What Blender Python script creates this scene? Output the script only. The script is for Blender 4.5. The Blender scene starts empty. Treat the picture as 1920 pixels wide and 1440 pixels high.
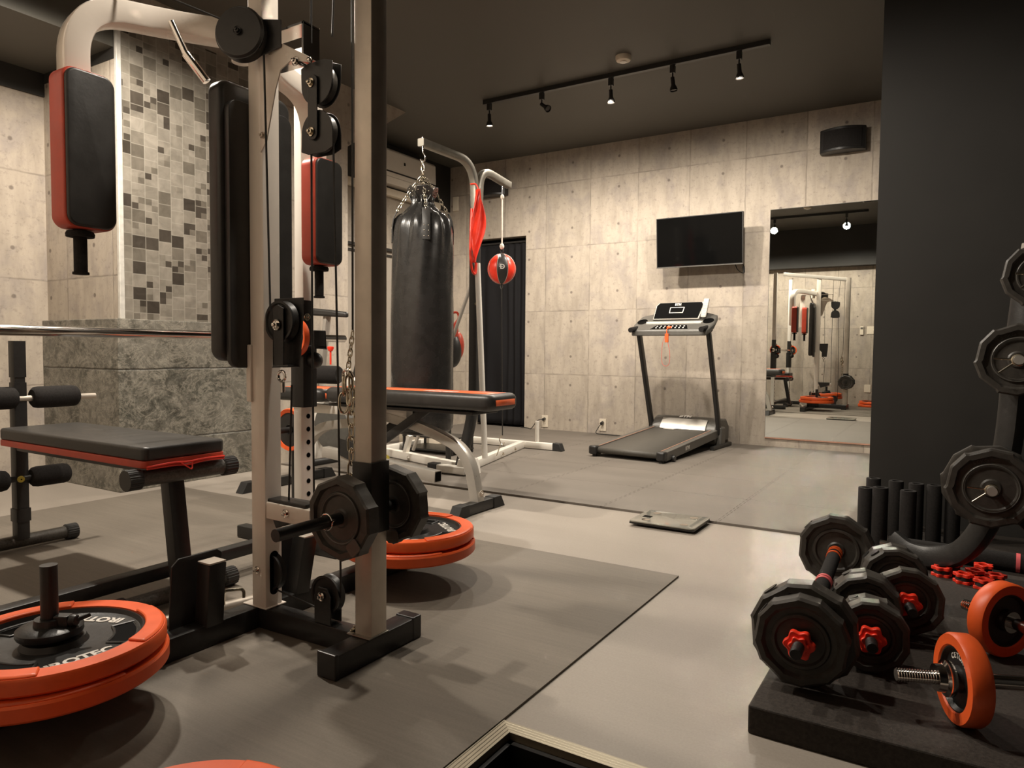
import bpy, bmesh, math, random
from mathutils import Vector, Matrix, noise
random.seed(7)
S = bpy.context.scene
COL = S.collection
PI = math.pi

# ---------------------------------------------------------------- camera
H = 0.80
f, pit, rol, yaw = 1328.5, 0.047213, 0.0089474, 0.552710
fw = Vector((-math.sin(yaw)*math.cos(pit), math.cos(yaw)*math.cos(pit), -math.sin(pit)))
r0 = Vector((math.cos(yaw), math.sin(yaw), 0)); u0 = r0.cross(fw)
cr = math.cos(rol)*r0 + math.sin(rol)*u0
cu = -math.sin(rol)*r0 + math.cos(rol)*u0
cam = bpy.data.objects.new('camera', bpy.data.cameras.new('camera')); COL.objects.link(cam)
cam.data.sensor_width = 36; cam.data.lens = f/1920*36; cam.data.clip_start = 0.02
cam.matrix_world = Matrix(((cr.x, cu.x, -fw.x, 0), (cr.y, cu.y, -fw.y, 0), (cr.z, cu.z, -fw.z, H), (0, 0, 0, 1)))
S.camera = cam

# ---------------------------------------------------------------- world, colour, light
w = bpy.data.worlds.new('world'); S.world = w; w.use_nodes = True
w.node_tree.nodes['Background'].inputs[0].default_value = (1.0, 0.85, 0.7, 1)
w.node_tree.nodes['Background'].inputs[1].default_value = 0.02
S.view_settings.view_transform = 'Standard'; S.view_settings.look = 'None'
S.view_settings.gamma = 1; S.view_settings.use_curve_mapping = False
S.view_settings.exposure = 0.0
try:
    S.cycles.use_denoising = True; S.cycles.denoiser = 'OPENIMAGEDENOISE'
except Exception: pass
S.cycles.caustics_reflective = True; S.cycles.sample_clamp_indirect = 0
S.cycles.blur_glossy = 0.0
S.cycles.max_bounces = 10; S.cycles.diffuse_bounces = 6; S.cycles.glossy_bounces = 6
WARM = (1.0, 0.90, 0.77)
def spot(x, y, z, tx, ty, tz, watts, deg=120, blend=0.55, rad=0.045):
    l = bpy.data.lights.new('spot_lamp', 'SPOT'); l.energy = watts; l.color = WARM
    l.spot_size = math.radians(deg); l.spot_blend = blend; l.shadow_soft_size = rad
    o = bpy.data.objects.new('spot_lamp', l); COL.objects.link(o); o.location = (x, y, z)
    o.rotation_euler = (Vector((tx, ty, tz)) - Vector((x, y, z))).to_track_quat('-Z', 'Y').to_euler()
    return o
# lit heads of the two ceiling tracks
TRK = [(-3.13, 4.69, 2.545), (-2.10, 4.66, 2.565), (-1.21, 4.68, 2.565)]
TRK2 = [(-3.15, 1.63, 2.575), (-2.22, 1.66, 2.585), (-1.27, 1.60, 2.585)]
for x, y, z in TRK: spot(x, y, z-0.02, x+0.03, y+0.75, 0, 150, 164, 0.6)
for (x, y, z), e_ in zip(TRK2, (200, 140, 105)): spot(x, y, z-0.02, x, y+0.15, 0, e_, 170, 0.3)

# ---------------------------------------------------------------- node helpers
class NT:
    def __init__(s, name):
        s.m = bpy.data.materials.new(name); s.m.use_nodes = True
        s.t = s.m.node_tree; s.n = s.t.nodes; s.b = s.n['Principled BSDF']
    def new(s, typ, **kw):
        n = s.n.new(typ)
        for k, v in kw.items(): setattr(n, k, v)
        return n
    def link(s, a, b): s.t.links.new(a, b)
    def put(s, sock, v):
        if hasattr(v, 'is_output') or isinstance(v, bpy.types.NodeSocket): s.link(v, sock)
        else: sock.default_value = v
    def math(s, op, a, b=0.0, c=None):
        n = s.new('ShaderNodeMath', operation=op); s.put(n.inputs[0], a); s.put(n.inputs[1], b)
        if c is not None: s.put(n.inputs[2], c)
        return n.outputs[0]
    def pos(s, kind='pos'):
        if kind == 'pos': return s.new('ShaderNodeNewGeometry').outputs['Position']
        return s.new('ShaderNodeTexCoord').outputs['Object']
    def sep(s, v):
        n = s.new('ShaderNodeSeparateXYZ'); s.link(v, n.inputs[0]); return n.outputs
    def comb(s, x, y, z=0.0):
        n = s.new('ShaderNodeCombineXYZ'); s.put(n.inputs[0], x); s.put(n.inputs[1], y); s.put(n.inputs[2], z); return n.outputs[0]
    def scale(s, v, sc):
        n = s.new('ShaderNodeVectorMath', operation='MULTIPLY'); s.link(v, n.inputs[0]); n.inputs[1].default_value = sc; return n.outputs[0]
    def noise(s, v, scale, detail=4, rough=0.55, dist=0.0):
        n = s.new('ShaderNodeTexNoise'); s.link(v, n.inputs['Vector']); n.inputs['Scale'].default_value = scale
        n.inputs['Detail'].default_value = detail; n.inputs['Roughness'].default_value = rough; n.inputs['Distortion'].default_value = dist
        return n.outputs['Fac']
    def white(s, v):
        n = s.new('ShaderNodeTexWhiteNoise', noise_dimensions='3D'); s.link(v, n.inputs['Vector']); return n.outputs['Value']
    def ramp(s, fac, stops):
        n = s.new('ShaderNodeValToRGB'); e = n.color_ramp.elements
        while len(e) < len(stops): e.new(0.5)
        for el, (p, c) in zip(e, stops): el.position = p; el.color = (*c, 1)
        s.put(n.inputs[0], fac); return n.outputs[0]
    def mix(s, fac, a, b, mode='MIX'):
        n = s.new('ShaderNodeMix', data_type='RGBA', blend_type=mode)
        s.put(n.inputs['Factor'], fac)
        s.put(n.inputs[6], (*a, 1) if isinstance(a, tuple) else a); s.put(n.inputs[7], (*b, 1) if isinstance(b, tuple) else b)
        return n.outputs[2]
    def bump(s, h, strength=0.2, dist=0.01):
        n = s.new('ShaderNodeBump'); n.inputs['Strength'].default_value = strength; n.inputs['Distance'].default_value = dist
        s.link(h, n.inputs['Height']); s.link(n.outputs[0], s.b.inputs['Normal'])
    def done(s, color=None, rough=None, metal=None, spec=None):
        if color is not None: s.put(s.b.inputs['Base Color'], (*color, 1) if isinstance(color, tuple) else color)
        if rough is not None: s.put(s.b.inputs['Roughness'], rough)
        if metal is not None: s.put(s.b.inputs['Metallic'], metal)
        if spec is not None: s.b.inputs['Specular IOR Level'].default_value = spec
        return s.m

def simple(name, col, rough=0.5, metal=0.0, var=0.12, nscale=30, bump=0.0, spec=0.5, coat=0):
    t = NT(name); p = t.pos('obj'); n = t.noise(p, nscale, 3)
    lo = tuple(c*(1-var) for c in col); hi = tuple(min(1, c*(1+var)) for c in col)
    c = t.ramp(n, [(0.3, lo), (0.7, hi)])
    if bump: t.bump(t.noise(p, nscale*4, 2), bump, 0.002)
    if coat: t.b.inputs['Coat Weight'].default_value = coat
    rr = t.math('MULTIPLY_ADD', n, 0.12, rough-0.06)
    return t.done(c, rr, metal, spec)

def concrete(name, axis, u0, v0, tint=1.0, PW=0.4835, PH=0.627):
    t = NT(name); p = t.pos(); s = t.sep(p)
    U = s[0] if axis == 'x' else s[1]; V = s[2]
    u = t.math('DIVIDE', t.math('SUBTRACT', U, u0), PW); v = t.math('DIVIDE', t.math('SUBTRACT', V, v0), PH)
    iu = t.math('FLOOR', u); iv = t.math('FLOOR', v)
    fu = t.math('SUBTRACT', u, iu); fv = t.math('SUBTRACT', v, iv)
    uv = t.comb(U, V, 0)
    off = t.comb(t.math('MULTIPLY', iu, 3.7), t.math('MULTIPLY', iv, 5.3), 0)
    add = t.new('ShaderNodeVectorMath', operation='ADD'); t.link(uv, add.inputs[0]); t.link(off, add.inputs[1]); pv = add.outputs[0]
    streak = t.noise(t.scale(pv, (7.0, 1.5, 1)), 2.0, 6, 0.6, 0.15)
    blot = t.noise(t.scale(pv, (1.3, 0.9, 1)), 3.4, 7, 0.68, 0.4)
    fine = t.noise(uv, 60, 3, 0.7)
    a = tuple(c*tint for c in (0.56, 0.485, 0.40)); b = tuple(c*tint for c in (0.44, 0.378, 0.31)); d = tuple(c*tint for c in (0.37, 0.325, 0.30))
    c = t.ramp(streak, [(0.30, b), (0.55, a), (0.78, tuple(x*1.06 for x in a))])
    c = t.mix(t.ramp(blot, [(0.50, (0, 0, 0)), (0.70, (0.8, 0.8, 0.8))]), c, d)
    spk = t.noise(uv, 26, 8, 0.85); c = t.mix(t.math('MULTIPLY', t.ramp(spk, [(0.53, (0, 0, 0)), (0.68, (1, 1, 1))]), 0.75), c, tuple(c_*tint for c_ in (0.24, 0.205, 0.18)))
    c = t.mix(t.math('MULTIPLY', t.ramp(fine, [(0.55, (0, 0, 0)), (0.75, (1, 1, 1))]), 0.3), c, b)
    pr = t.white(t.comb(iu, iv, 3))
    c = t.mix(1.0, c, t.ramp(pr, [(0.0, (0.86, 0.86, 0.85)), (1.0, (1.0, 1.0, 1.0))]), 'MULTIPLY')
    # joints
    wob = t.math('MULTIPLY', t.math('SUBTRACT', t.noise(uv, 9, 2), 0.5), 0.018)
    du = t.math('MULTIPLY', t.math('ABSOLUTE', t.math('SUBTRACT', t.math('ABSOLUTE', t.math('SUBTRACT', t.math('ADD', fu, wob), 0.5)), 0.5)), PW)
    dv = t.math('MULTIPLY', t.math('ABSOLUTE', t.math('SUBTRACT', t.math('ABSOLUTE', t.math('SUBTRACT', t.math('ADD', fv, wob), 0.5)), 0.5)), PH)
    dj = t.math('MINIMUM', du, dv)
    j = t.ramp(dj, [(0.0, (1, 1, 1)), (0.0075, (0, 0, 0))])
    jn = t.noise(uv, 5, 2)
    jf = t.math('MULTIPLY', j, t.ramp(jn, [(0.35, (0.15, 0.15, 0.15)), (0.6, (0.75, 0.75, 0.75))]))
    c = t.mix(jf, c, (0.20*tint, 0.17*tint, 0.14*tint))
    # tie holes
    hx = t.math('MULTIPLY', t.math('SUBTRACT', fu, 0.60), PW)
    d1 = t.math('SUBTRACT', fv, 0.285); d2 = t.math('SUBTRACT', fv, 0.835)
    hy = t.math('MULTIPLY', t.math('MINIMUM', t.math('ABSOLUTE', d1), t.math('ABSOLUTE', d2)), PH)
    r = t.math('SQRT', t.math('ADD', t.math('MULTIPLY', hx, hx), t.math('MULTIPLY', hy, hy)))
    hole = t.ramp(r, [(0.0085, (1, 1, 1)), (0.0105, (0.35, 0.35, 0.35)), (0.0125, (0.7, 0.7, 0.7)), (0.0145, (0, 0, 0))])
    c = t.mix(t.math('MULTIPLY', hole, 0.75), c, (0.16*tint, 0.13*tint, 0.11*tint))
    hh = t.math('SUBTRACT', t.math('MULTIPLY', fine, 0.25), t.math('ADD', jf, hole))
    t.bump(hh, 0.35, 0.003)
    return t.done(c, 0.72, 0, 0.3)

def streaky(name, col, axis=0, rough=0.6, amt=0.22, patch=0.12):
    t = NT(name); p = t.pos()
    sc = (1.5, 45, 1) if axis == 0 else (45, 1.5, 1)
    st = t.noise(t.scale(p, sc), 2.0, 5, 0.7)
    sc2 = (0.8, 4, 1) if axis == 0 else (4, 0.8, 1)
    big = t.noise(t.scale(p, sc2), 1.5, 3, 0.5)
    fine = t.noise(p, 180, 2, 0.6)
    c = t.ramp(st, [(0.25, tuple(x*(1-amt) for x in col)), (0.75, tuple(x*(1+amt) for x in col))])
    c = t.mix(1.0, c, t.ramp(big, [(0.3, (1-patch,)*3), (0.7, (1+patch,)*3)]), 'MULTIPLY')
    c = t.mix(0.3, c, t.ramp(fine, [(0.3, tuple(x*0.8 for x in col)), (0.7, tuple(x*1.2 for x in col))]))
    t.bump(fine, 0.15, 0.001)
    return t.done(c, t.math('MULTIPLY_ADD', big, 0.15, rough-0.07), 0, 0.35)

def stone_mat():
    t = NT('dark_stone'); p = t.pos(); s = t.sep(p)
    n1 = t.noise(p, 2.6, 8, 0.7, 0.9); n2 = t.noise(p, 13, 12, 0.85, 0.4); n3 = t.noise(p, 38, 8, 0.9); n4 = t.noise(t.scale(p, (1, 1, 1.6)), 5.0, 10, 0.78, 1.4)
    c = t.ramp(n2, [(0.36, (0.022, 0.021, 0.016)), (0.47, (0.085, 0.080, 0.064)), (0.56, (0.19, 0.178, 0.148)), (0.68, (0.42, 0.39, 0.33))])
    c = t.mix(t.ramp(n1, [(0.46, (0, 0, 0)), (0.60, (0.55, 0.55, 0.55))]), c, (0.20, 0.185, 0.155))
    c = t.mix(t.ramp(n1, [(0.32, (0.75, 0.75, 0.75)), (0.44, (0, 0, 0))]), c, (0.045, 0.047, 0.037))
    vein = t.ramp(t.math('ABSOLUTE', t.math('SUBTRACT', n4, 0.5)), [(0.0, (0.8, 0.8, 0.8)), (0.022, (0, 0, 0))])
    c = t.mix(vein, c, (0.36, 0.33, 0.27))
    c = t.mix(t.ramp(n3, [(0.60, (0, 0, 0)), (0.68, (0.9, 0.9, 0.9))]), c, (0.55, 0.50, 0.41))
    # slab joints
    wob = t.math('MULTIPLY', t.math('SUBTRACT', n1, 0.5), 0.02)
    z = t.math('ADD', s[2], wob)
    dz = t.math('MINIMUM', t.math('ABSOLUTE', t.math('SUBTRACT', z, 0.675)), t.math('ABSOLUTE', t.math('SUBTRACT', z, 0.27)))
    j = t.ramp(dz, [(0.0, (1, 1, 1)), (0.006, (0, 0, 0))])
    c = t.mix(t.math('MULTIPLY', j, 0.85), c, (0.015, 0.013, 0.01))
    t.bump(t.math('SUBTRACT', t.math('MULTIPLY', n2, 0.6), j), 0.5, 0.012)
    return t.done(c, 0.42, 0, 0.5)

def mosaic_mat():
    t = NT('mosaic_tile'); p = t.pos(); s = t.sep(p); Y, Z = s[1], s[2]
    T = 0.078
    col = t.math('FLOOR', t.math('DIVIDE', Y, T))
    sh = t.math('MULTIPLY', t.white(t.comb(col, 0, 1)), T)
    Zs = t.math('ADD', Z, sh)
    row = t.math('FLOOR', t.math('DIVIDE', Zs, T*0.92))
    r1 = t.white(t.comb(col, row, 2))
    # some cells are split into small tiles
    col2 = t.math('FLOOR', t.math('DIVIDE', Y, T/2)); row2 = t.math('FLOOR', t.math('DIVIDE', Zs, T*0.46))
    r2 = t.white(t.comb(col2, row2, 5)); split = t.math('GREATER_THAN', t.white(t.comb(col, row, 9)), 0.62)
    v = t.math('ADD', t.math('MULTIPLY', r1, t.math('SUBTRACT', 1.0, split)), t.math('MULTIPLY', r2, split))
    fy = t.math('FRACT', t.math('DIVIDE', Y, T)); fz = t.math('FRACT', t.math('DIVIDE', Zs, T*0.92))
    edge = t.math('MINIMUM', t.math('MINIMUM', fy, t.math('SUBTRACT', 1.0, fy)), t.math('MINIMUM', fz, t.math('SUBTRACT', 1.0, fz)))
    c = t.ramp(v, [(0.0, (0.062, 0.052, 0.042)), (0.175, (0.085, 0.072, 0.058)), (0.18, (0.15, 0.132, 0.106)), (0.36, (0.20, 0.178, 0.145)), (0.38, (0.25, 0.225, 0.185)), (1.0, (0.31, 0.28, 0.235))])
    g = t.noise(t.scale(p, (1, 1, 1)), 14, 3, 0.6, 0.8)
    c = t.mix(1.0, c, t.ramp(g, [(0.3, (0.78, 0.78, 0.78)), (0.7, (1.12, 1.12, 1.12))]), 'MULTIPLY')
    c = t.mix(t.ramp(edge, [(0.015, (0.55, 0.55, 0.55)), (0.045, (0, 0, 0))]), c, (0.42, 0.39, 0.33))
    rr = t.math('MULTIPLY_ADD', r1, 0.2, 0.22)
    t.bump(t.math('ADD', t.math('MULTIPLY', v, 0.5), t.math('MULTIPLY', g, 0.4)), 0.3, 0.006)
    return t.done(c, rr, 0.25, 0.6)

def emit(name, col, strength):
    t = NT(name); t.b.inputs['Emission Color'].default_value = (*col, 1); t.b.inputs['Emission Strength'].default_value = strength
    n = t.noise(t.pos('obj'), 40, 2); return t.done(t.ramp(n, [(0.4, col), (0.6, tuple(c*0.95 for c in col))]), 0.3)

def grooved(name, col, axis, period=0.0085):
    t = NT(name); s = t.sep(t.pos()); q = t.math('FRACT', t.math('DIVIDE', s[axis], period))
    g = t.ramp(q, [(0.0, (0.35, 0.35, 0.35)), (0.22, (1, 1, 1)), (0.9, (1, 1, 1))])
    c = t.mix(1.0, col, g, 'MULTIPLY'); t.bump(g, 0.6, 0.002)
    return t.done(c, 0.4, 0.6, 0.5)

M = dict(
    conc_x=concrete('concrete_panel_x', 'x', -1.5255, 0.567-0.627*2, 0.84),
    conc_y=concrete('concrete_panel_y', 'y', 2.2, 0.567-0.627*2, 0.78),
    ceil=simple('charcoal_ceiling', (0.085, 0.079, 0.066), 0.55, 0, 0.05, 3, 0.1, 0.4),
    black_wall=simple('black_wall_paint', (0.026, 0.024, 0.0215), 0.6, 0, 0.08, 5, 0.1, 0.4),
    floor=streaky('grey_vinyl_floor', (0.31, 0.272, 0.232), 0, 0.42, 0.05, 0.05),
    mat=streaky('dark_rubber_mat', (0.165, 0.142, 0.115), 0, 0.62, 0.17, 0.12),
    foam=streaky('grey_foam_tile', (0.165, 0.144, 0.122), 0, 0.6, 0.10, 0.10),
    foam_edge=simple('foam_edge_brown', (0.06, 0.045, 0.03), 0.8),
    stone=stone_mat(), tile=mosaic_mat(),
    trimw=simple('pale_corner_trim', (0.62, 0.60, 0.55), 0.35, 0.2),
    white=simple('white_gloss_paint', (0.76, 0.69, 0.61), 0.25, 0, 0.03, 8, 0, 0.5, 0.4),
    white2=simple('white_powder_coat', (0.80, 0.76, 0.69), 0.35, 0, 0.03, 8),
    silver=simple('silver_grey_paint', (0.46, 0.43, 0.385), 0.3, 0.35, 0.05, 12),
    steel=simple('brushed_steel', (0.56, 0.50, 0.43), 0.38, 0.55, 0.1, 14),
    rawsteel=simple('raw_steel', (0.30, 0.28, 0.24), 0.35, 0.75, 0.12, 14),
    chrome=simple('chrome', (0.72, 0.68, 0.64), 0.12, 1.0, 0.04, 12),
    zinc=simple('zinc_chain', (0.62, 0.56, 0.45), 0.25, 1.0, 0.1, 60),
    bmetal=simple('black_powder_coat', (0.020, 0.019, 0.018), 0.38, 0, 0.15, 60, 0.15, 0.5),
    hammer=simple('hammertone_grey', (0.085, 0.078, 0.068), 0.36, 0.4, 0.35, 160, 0.5),
    plastic=simple('black_plastic', (0.022, 0.021, 0.020), 0.38, 0, 0.15, 40),
    greyp=simple('grey_plastic', (0.10, 0.095, 0.085), 0.35, 0, 0.1, 40),
    rubber=simple('black_rubber', (0.018, 0.017, 0.016), 0.62, 0, 0.2, 60, 0.2),
    vinylp=simple('dark_vinyl_plate', (0.055, 0.049, 0.042), 0.42, 0, 0.2, 50, 0.15),
    foamr=simple('black_foam', (0.020, 0.018, 0.017), 0.9, 0, 0.25, 150, 0.6, 0.2),
    leather=simple('black_leatherette', (0.030, 0.028, 0.026), 0.40, 0, 0.15, 18, 0.15, 0.5),
    bagl=simple('black_bag_leather', (0.020, 0.019, 0.018), 0.27, 0, 0.15, 18, 0.1, 0.6),
    red=simple('red_leatherette', (0.50, 0.060, 0.030), 0.42, 0, 0.08, 20),
    orange=simple('orange_rubber', (0.82, 0.115, 0.022), 0.42, 0, 0.06, 20, 0.1),
    orangel=simple('orange_leatherette', (0.80, 0.15, 0.05), 0.4, 0, 0.06, 20),
    redp=simple('red_plastic', (0.85, 0.045, 0.02), 0.33, 0, 0.06, 30),
    redc=simple('red_cord', (0.75, 0.05, 0.03), 0.4, 0, 0.1, 80),
    yellow=simple('yellow_rubber', (0.62, 0.50, 0.08), 0.5),
    ink=simple('white_lettering', (0.72, 0.68, 0.62), 0.45, 0, 0.03),
    curtain=simple('navy_black_cloth', (0.009, 0.0085, 0.0095), 0.85, 0, 0.15, 60, 0.2, 0.2),
    acw=simple('air_conditioner_white', (0.66, 0.62, 0.56), 0.4, 0, 0.02),
    cream=simple('cream_plastic', (0.70, 0.62, 0.50), 0.45, 0, 0.03),
    doorp=simple('beige_door_panel', (0.34, 0.30, 0.255), 0.5, 0, 0.04, 3),
    screen=simple('screen_glass', (0.003, 0.003, 0.003), 0.5, 0, 0.05, 5, 0, 0.03),
    tvglass=simple('television_glass', (0.003, 0.003, 0.003), 0.075, 0, 0.05, 5, 0, 0.08),
    glass=simple('glass_top', (0.30, 0.29, 0.25), 0.06, 0.3, 0.05, 5),
    platform=simple('black_gym_rubber', (0.038, 0.031, 0.026), 0.75, 0, 0.35, 130, 0.4, 0.3),
    belt=simple('belt_rubber', (0.085, 0.078, 0.066), 0.6, 0, 0.1, 80),
    copper=simple('copper_rail', (0.50, 0.28, 0.20), 0.4, 0.3),
    nos_x=grooved('grooved_sill_x', (0.34, 0.30, 0.22), 0), nos_y=grooved('grooved_sill_y', (0.34, 0.30, 0.22), 1),
    pit=simple('entry_black_tile', (0.012, 0.011, 0.011), 0.5),
    bulb=emit('lamp_glass', (1.0, 0.86, 0.70), 60.0),
    led=emit('display_grey', (0.10, 0.10, 0.10), 0.0),
    pinkr=simple('pink_red_rubber', (0.80, 0.14, 0.15), 0.45),
    rope=simple('white_cord', (0.78, 0.72, 0.62), 0.7),
)
tm = NT('mirror_silver'); n_ = tm.noise(tm.pos(), 3, 3)
M['mirror'] = tm.done(tm.ramp(n_, [(0.4, (0.80, 0.82, 0.78)), (0.6, (0.83, 0.85, 0.81))]), 0.0, 1.0)

# ---------------------------------------------------------------- mesh builder
class MB:
    def __init__(s): s.v = []; s.f = []; s.M = Matrix.Identity(4)
    def add(s, vs, fs):
        o = len(s.v); s.v += [s.M @ Vector(v) for v in vs]; s.f += [tuple(i+o for i in q) for q in fs]; return s
    def box(s, a, b):
        (x0, y0, z0), (x1, y1, z1) = a, b
        return s.add([(x0,y0,z0),(x1,y0,z0),(x1,y1,z0),(x0,y1,z0),(x0,y0,z1),(x1,y0,z1),(x1,y1,z1),(x0,y1,z1)],
                     [(0,3,2,1),(4,5,6,7),(0,1,5,4),(1,2,6,5),(2,3,7,6),(3,0,4,7)])
    def cbox(s, c, d): return s.box([c[i]-d[i]/2 for i in range(3)], [c[i]+d[i]/2 for i in range(3)])
    def prism(s, poly, org, ux, uy, t):
        ux, uy, org = Vector(ux), Vector(uy), Vector(org); n = ux.cross(uy).normalized()*t
        a = [org+ux*p[0]+uy*p[1] for p in poly]; k = len(a)
        return s.add([x for x in a]+[x+n for x in a], [tuple(range(k-1, -1, -1)), tuple(range(k, 2*k))]+[(i, (i+1) % k, k+(i+1) % k, k+i) for i in range(k)])
    def frames(s, path, side=None, closed=False):
        P = [Vector(p) for p in path]; T = []
        for i in range(len(P)):
            if closed: t = P[(i+1) % len(P)]-P[i-1]
            else: t = P[min(i+1, len(P)-1)]-P[max(i-1, 0)]
            T.append(t.normalized())
        out = []
        n = Vector(side).normalized() if side else (T[0].orthogonal().normalized())
        for i, t in enumerate(T):
            n = (n - t*n.dot(t)).normalized(); out.append((P[i], n, t.cross(n)))
        return out
    def sweep(s, path, prof, side=None, closed=False, cap=True, scale=None):
        fr = s.frames(path, side, closed); k = len(prof); vs = []; fs = []
        for i, (p, n, b) in enumerate(fr):
            q = scale[i] if scale else 1
            vs += [p+n*a*q+b*c*q for a, c in prof]
        m = len(fr)
        for i in range(m if closed else m-1):
            j = (i+1) % m
            fs += [(i*k+a, i*k+(a+1) % k, j*k+(a+1) % k, j*k+a) for a in range(k)]
        if cap and not closed: fs += [tuple(range(k-1, -1, -1)), tuple((m-1)*k+a for a in range(k))]
        return s.add(vs, fs)
    def tube(s, path, r, n=12, side=None, closed=False, scale=None):
        return s.sweep(path, [(r*math.cos(2*PI*i/n), r*math.sin(2*PI*i/n)) for i in range(n)], side, closed, True, scale)
    def rect(s, path, w, h, side, r=0.005):
        # w along side, h across
        a, b = w/2, h/2; pr = []
        for sx, sy, st in ((1, 1, 0), (-1, 1, 1), (-1, -1, 2), (1, -1, 3)):
            for k in range(3):
                an = (st+k/2)*PI/2; pr.append((sx*(a-r)+r*math.cos(an), sy*(b-r)+r*math.sin(an)))
        return s.sweep(path, pr, side)
    def lathe(s, prof, org=(0, 0, 0), ax=(0, 0, 1), n=32, rf=None, closed=False):
        ax = Vector(ax).normalized(); u = ax.orthogonal().normalized()
        if abs(ax.z) < 0.9:
            u = (Vector((0, 0, 1)) - ax*ax.z).normalized()
        v = ax.cross(u); org = Vector(org); vs = []; k = len(prof)
        for i in range(n):
            th = 2*PI*i/n; d = u*math.cos(th)+v*math.sin(th)
            for r, h in prof:
                vs.append(org+d*(r*(rf(th, r) if rf else 1))+ax*h)
        fs = []
        for i in range(n):
            j = (i+1) % n
            for a in range(k if closed else k-1):
                b = (a+1) % k; fs.append((i*k+a, j*k+a, j*k+b, i*k+b))
        return s.add(vs, fs)
    def cyl(s, p0, p1, r, n=20, r1=None):
        p0, p1 = Vector(p0), Vector(p1); L = (p1-p0).length; r1 = r if r1 is None else r1
        return s.lathe([(0.0001, 0), (r, 0), (r1, L), (0.0001, L)], p0, p1-p0, n)
    def ball(s, c, r, n=20, sx=1, sy=1, sz=1):
        m = s.M; s.M = m @ Matrix.Translation(c) @ Matrix.Diagonal((sx, sy, sz, 1))
        s.lathe([(max(r*math.sin(PI*i/12), 0.0001), -r*math.cos(PI*i/12)) for i in range(13)], n=n); s.M = m; return s
    def bolt(s, c, ax, r=0.008, h=0.007):
        s.lathe([(0.0001, 0), (r*1.5, 0), (r*1.5, h*0.3)], c, ax, 16)
        s.lathe([(r, 0), (r, h), (r*0.6, h*1.15), (0.0001, h*1.15)], c, ax, 6)
        s.lathe([(r*0.5, h), (r*0.5, h*1.9), (0.0001, h*2.0)], c, ax, 10); return s
    def build(s, name, mat, parent=None, bev=0, smooth=True, ang=40, label=None):
        org = Vector((0, 0, 0))
        if parent is not None and 'w0' in parent: org = Vector(parent['w0'])
        me = bpy.data.meshes.new(name)
        me.from_pydata([tuple(v-org) for v in s.v], [], s.f); me.validate(); 
        bm = bmesh.new(); bm.from_mesh(me); bmesh.ops.remove_doubles(bm, verts=bm.verts, dist=1e-5)
        bmesh.ops.recalc_face_normals(bm, faces=bm.faces); bm.to_mesh(me); bm.free()
        if smooth:
            for p in me.polygons: p.use_smooth = True
            me.set_sharp_from_angle(angle=math.radians(ang))
        me.materials.append(M[mat] if isinstance(mat, str) else mat)
        o = bpy.data.objects.new(name, me); COL.objects.link(o)
        if parent is not None: o.parent = parent
        if bev:
            b = o.modifiers.new('bevel', 'BEVEL'); b.width = bev; b.segments = 2; b.limit_method = 'ANGLE'; b.angle_limit = math.radians(40)
        if label: o['label'] = label
        return o

def thing(name, label, cat, loc=(0, 0, 0), world=True, rotz=0, group=None):
    """Empty at the base of a thing; parts are modelled in world space (world=True) or around the base."""
    o = bpy.data.objects.new(name, None); COL.objects.link(o); o.location = loc; o.rotation_euler = (0, 0, rotz)
    o.empty_display_size = 0.05
    o['label'] = label; o['category'] = cat
    if group: o['group'] = group
    if world: o['w0'] = tuple(float(x) for x in loc)
    return o
def sub(o, parent_of):  # make a part carry its thing's origin so that sub-parts stay in place
    if 'w0' in parent_of: o['w0'] = list(parent_of['w0'])
    return o
def tag(o, label, cat, group=None, kind=None):
    o['label'] = label; o['category'] = cat
    if group: o['group'] = group
    if kind: o['kind'] = kind
    return o
def struct(name, mb, mat, **k):
    o = mb.build(name, mat, None, **k); o['kind'] = 'structure'; return o
def copy_tree(o, parent=None):
    c = o.copy(); COL.objects.link(c); c.parent = parent
    for ch in list(o.children): copy_tree(ch, c)
    return c
def bez(pts, n=8):
    """smooth path through control points (Catmull-Rom)"""
    P = [Vector(p) for p in pts]; P = [2*P[0]-P[1]]+P+[2*P[-1]-P[-2]]; out = []
    for i in range(1, len(P)-2):
        for k in range(n):
            t = k/n; a, b, c, d = P[i-1], P[i], P[i+1], P[i+2]
            out.append(0.5*((2*b)+(c-a)*t+(2*a-5*b+4*c-d)*t*t+(3*b-a-3*c+d)*t**3))
    out.append(P[-2]); return out
def fillet(pts, r, n=6):
    """polyline with rounded corners"""
    P = [Vector(p) for p in pts]; out = [P[0]]
    for i in range(1, len(P)-1):
        a, b, c = P[i-1], P[i], P[i+1]; d1 = (a-b); d2 = (c-b); q = min(r, d1.length*0.49, d2.length*0.49)
        s0 = b+d1.normalized()*q; s1 = b+d2.normalized()*q
        for k in range(n+1):
            t = k/n; out.append((1-t)**2*s0+2*t*(1-t)*b+t*t*s1)
    out.append(P[-1]); return out
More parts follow.
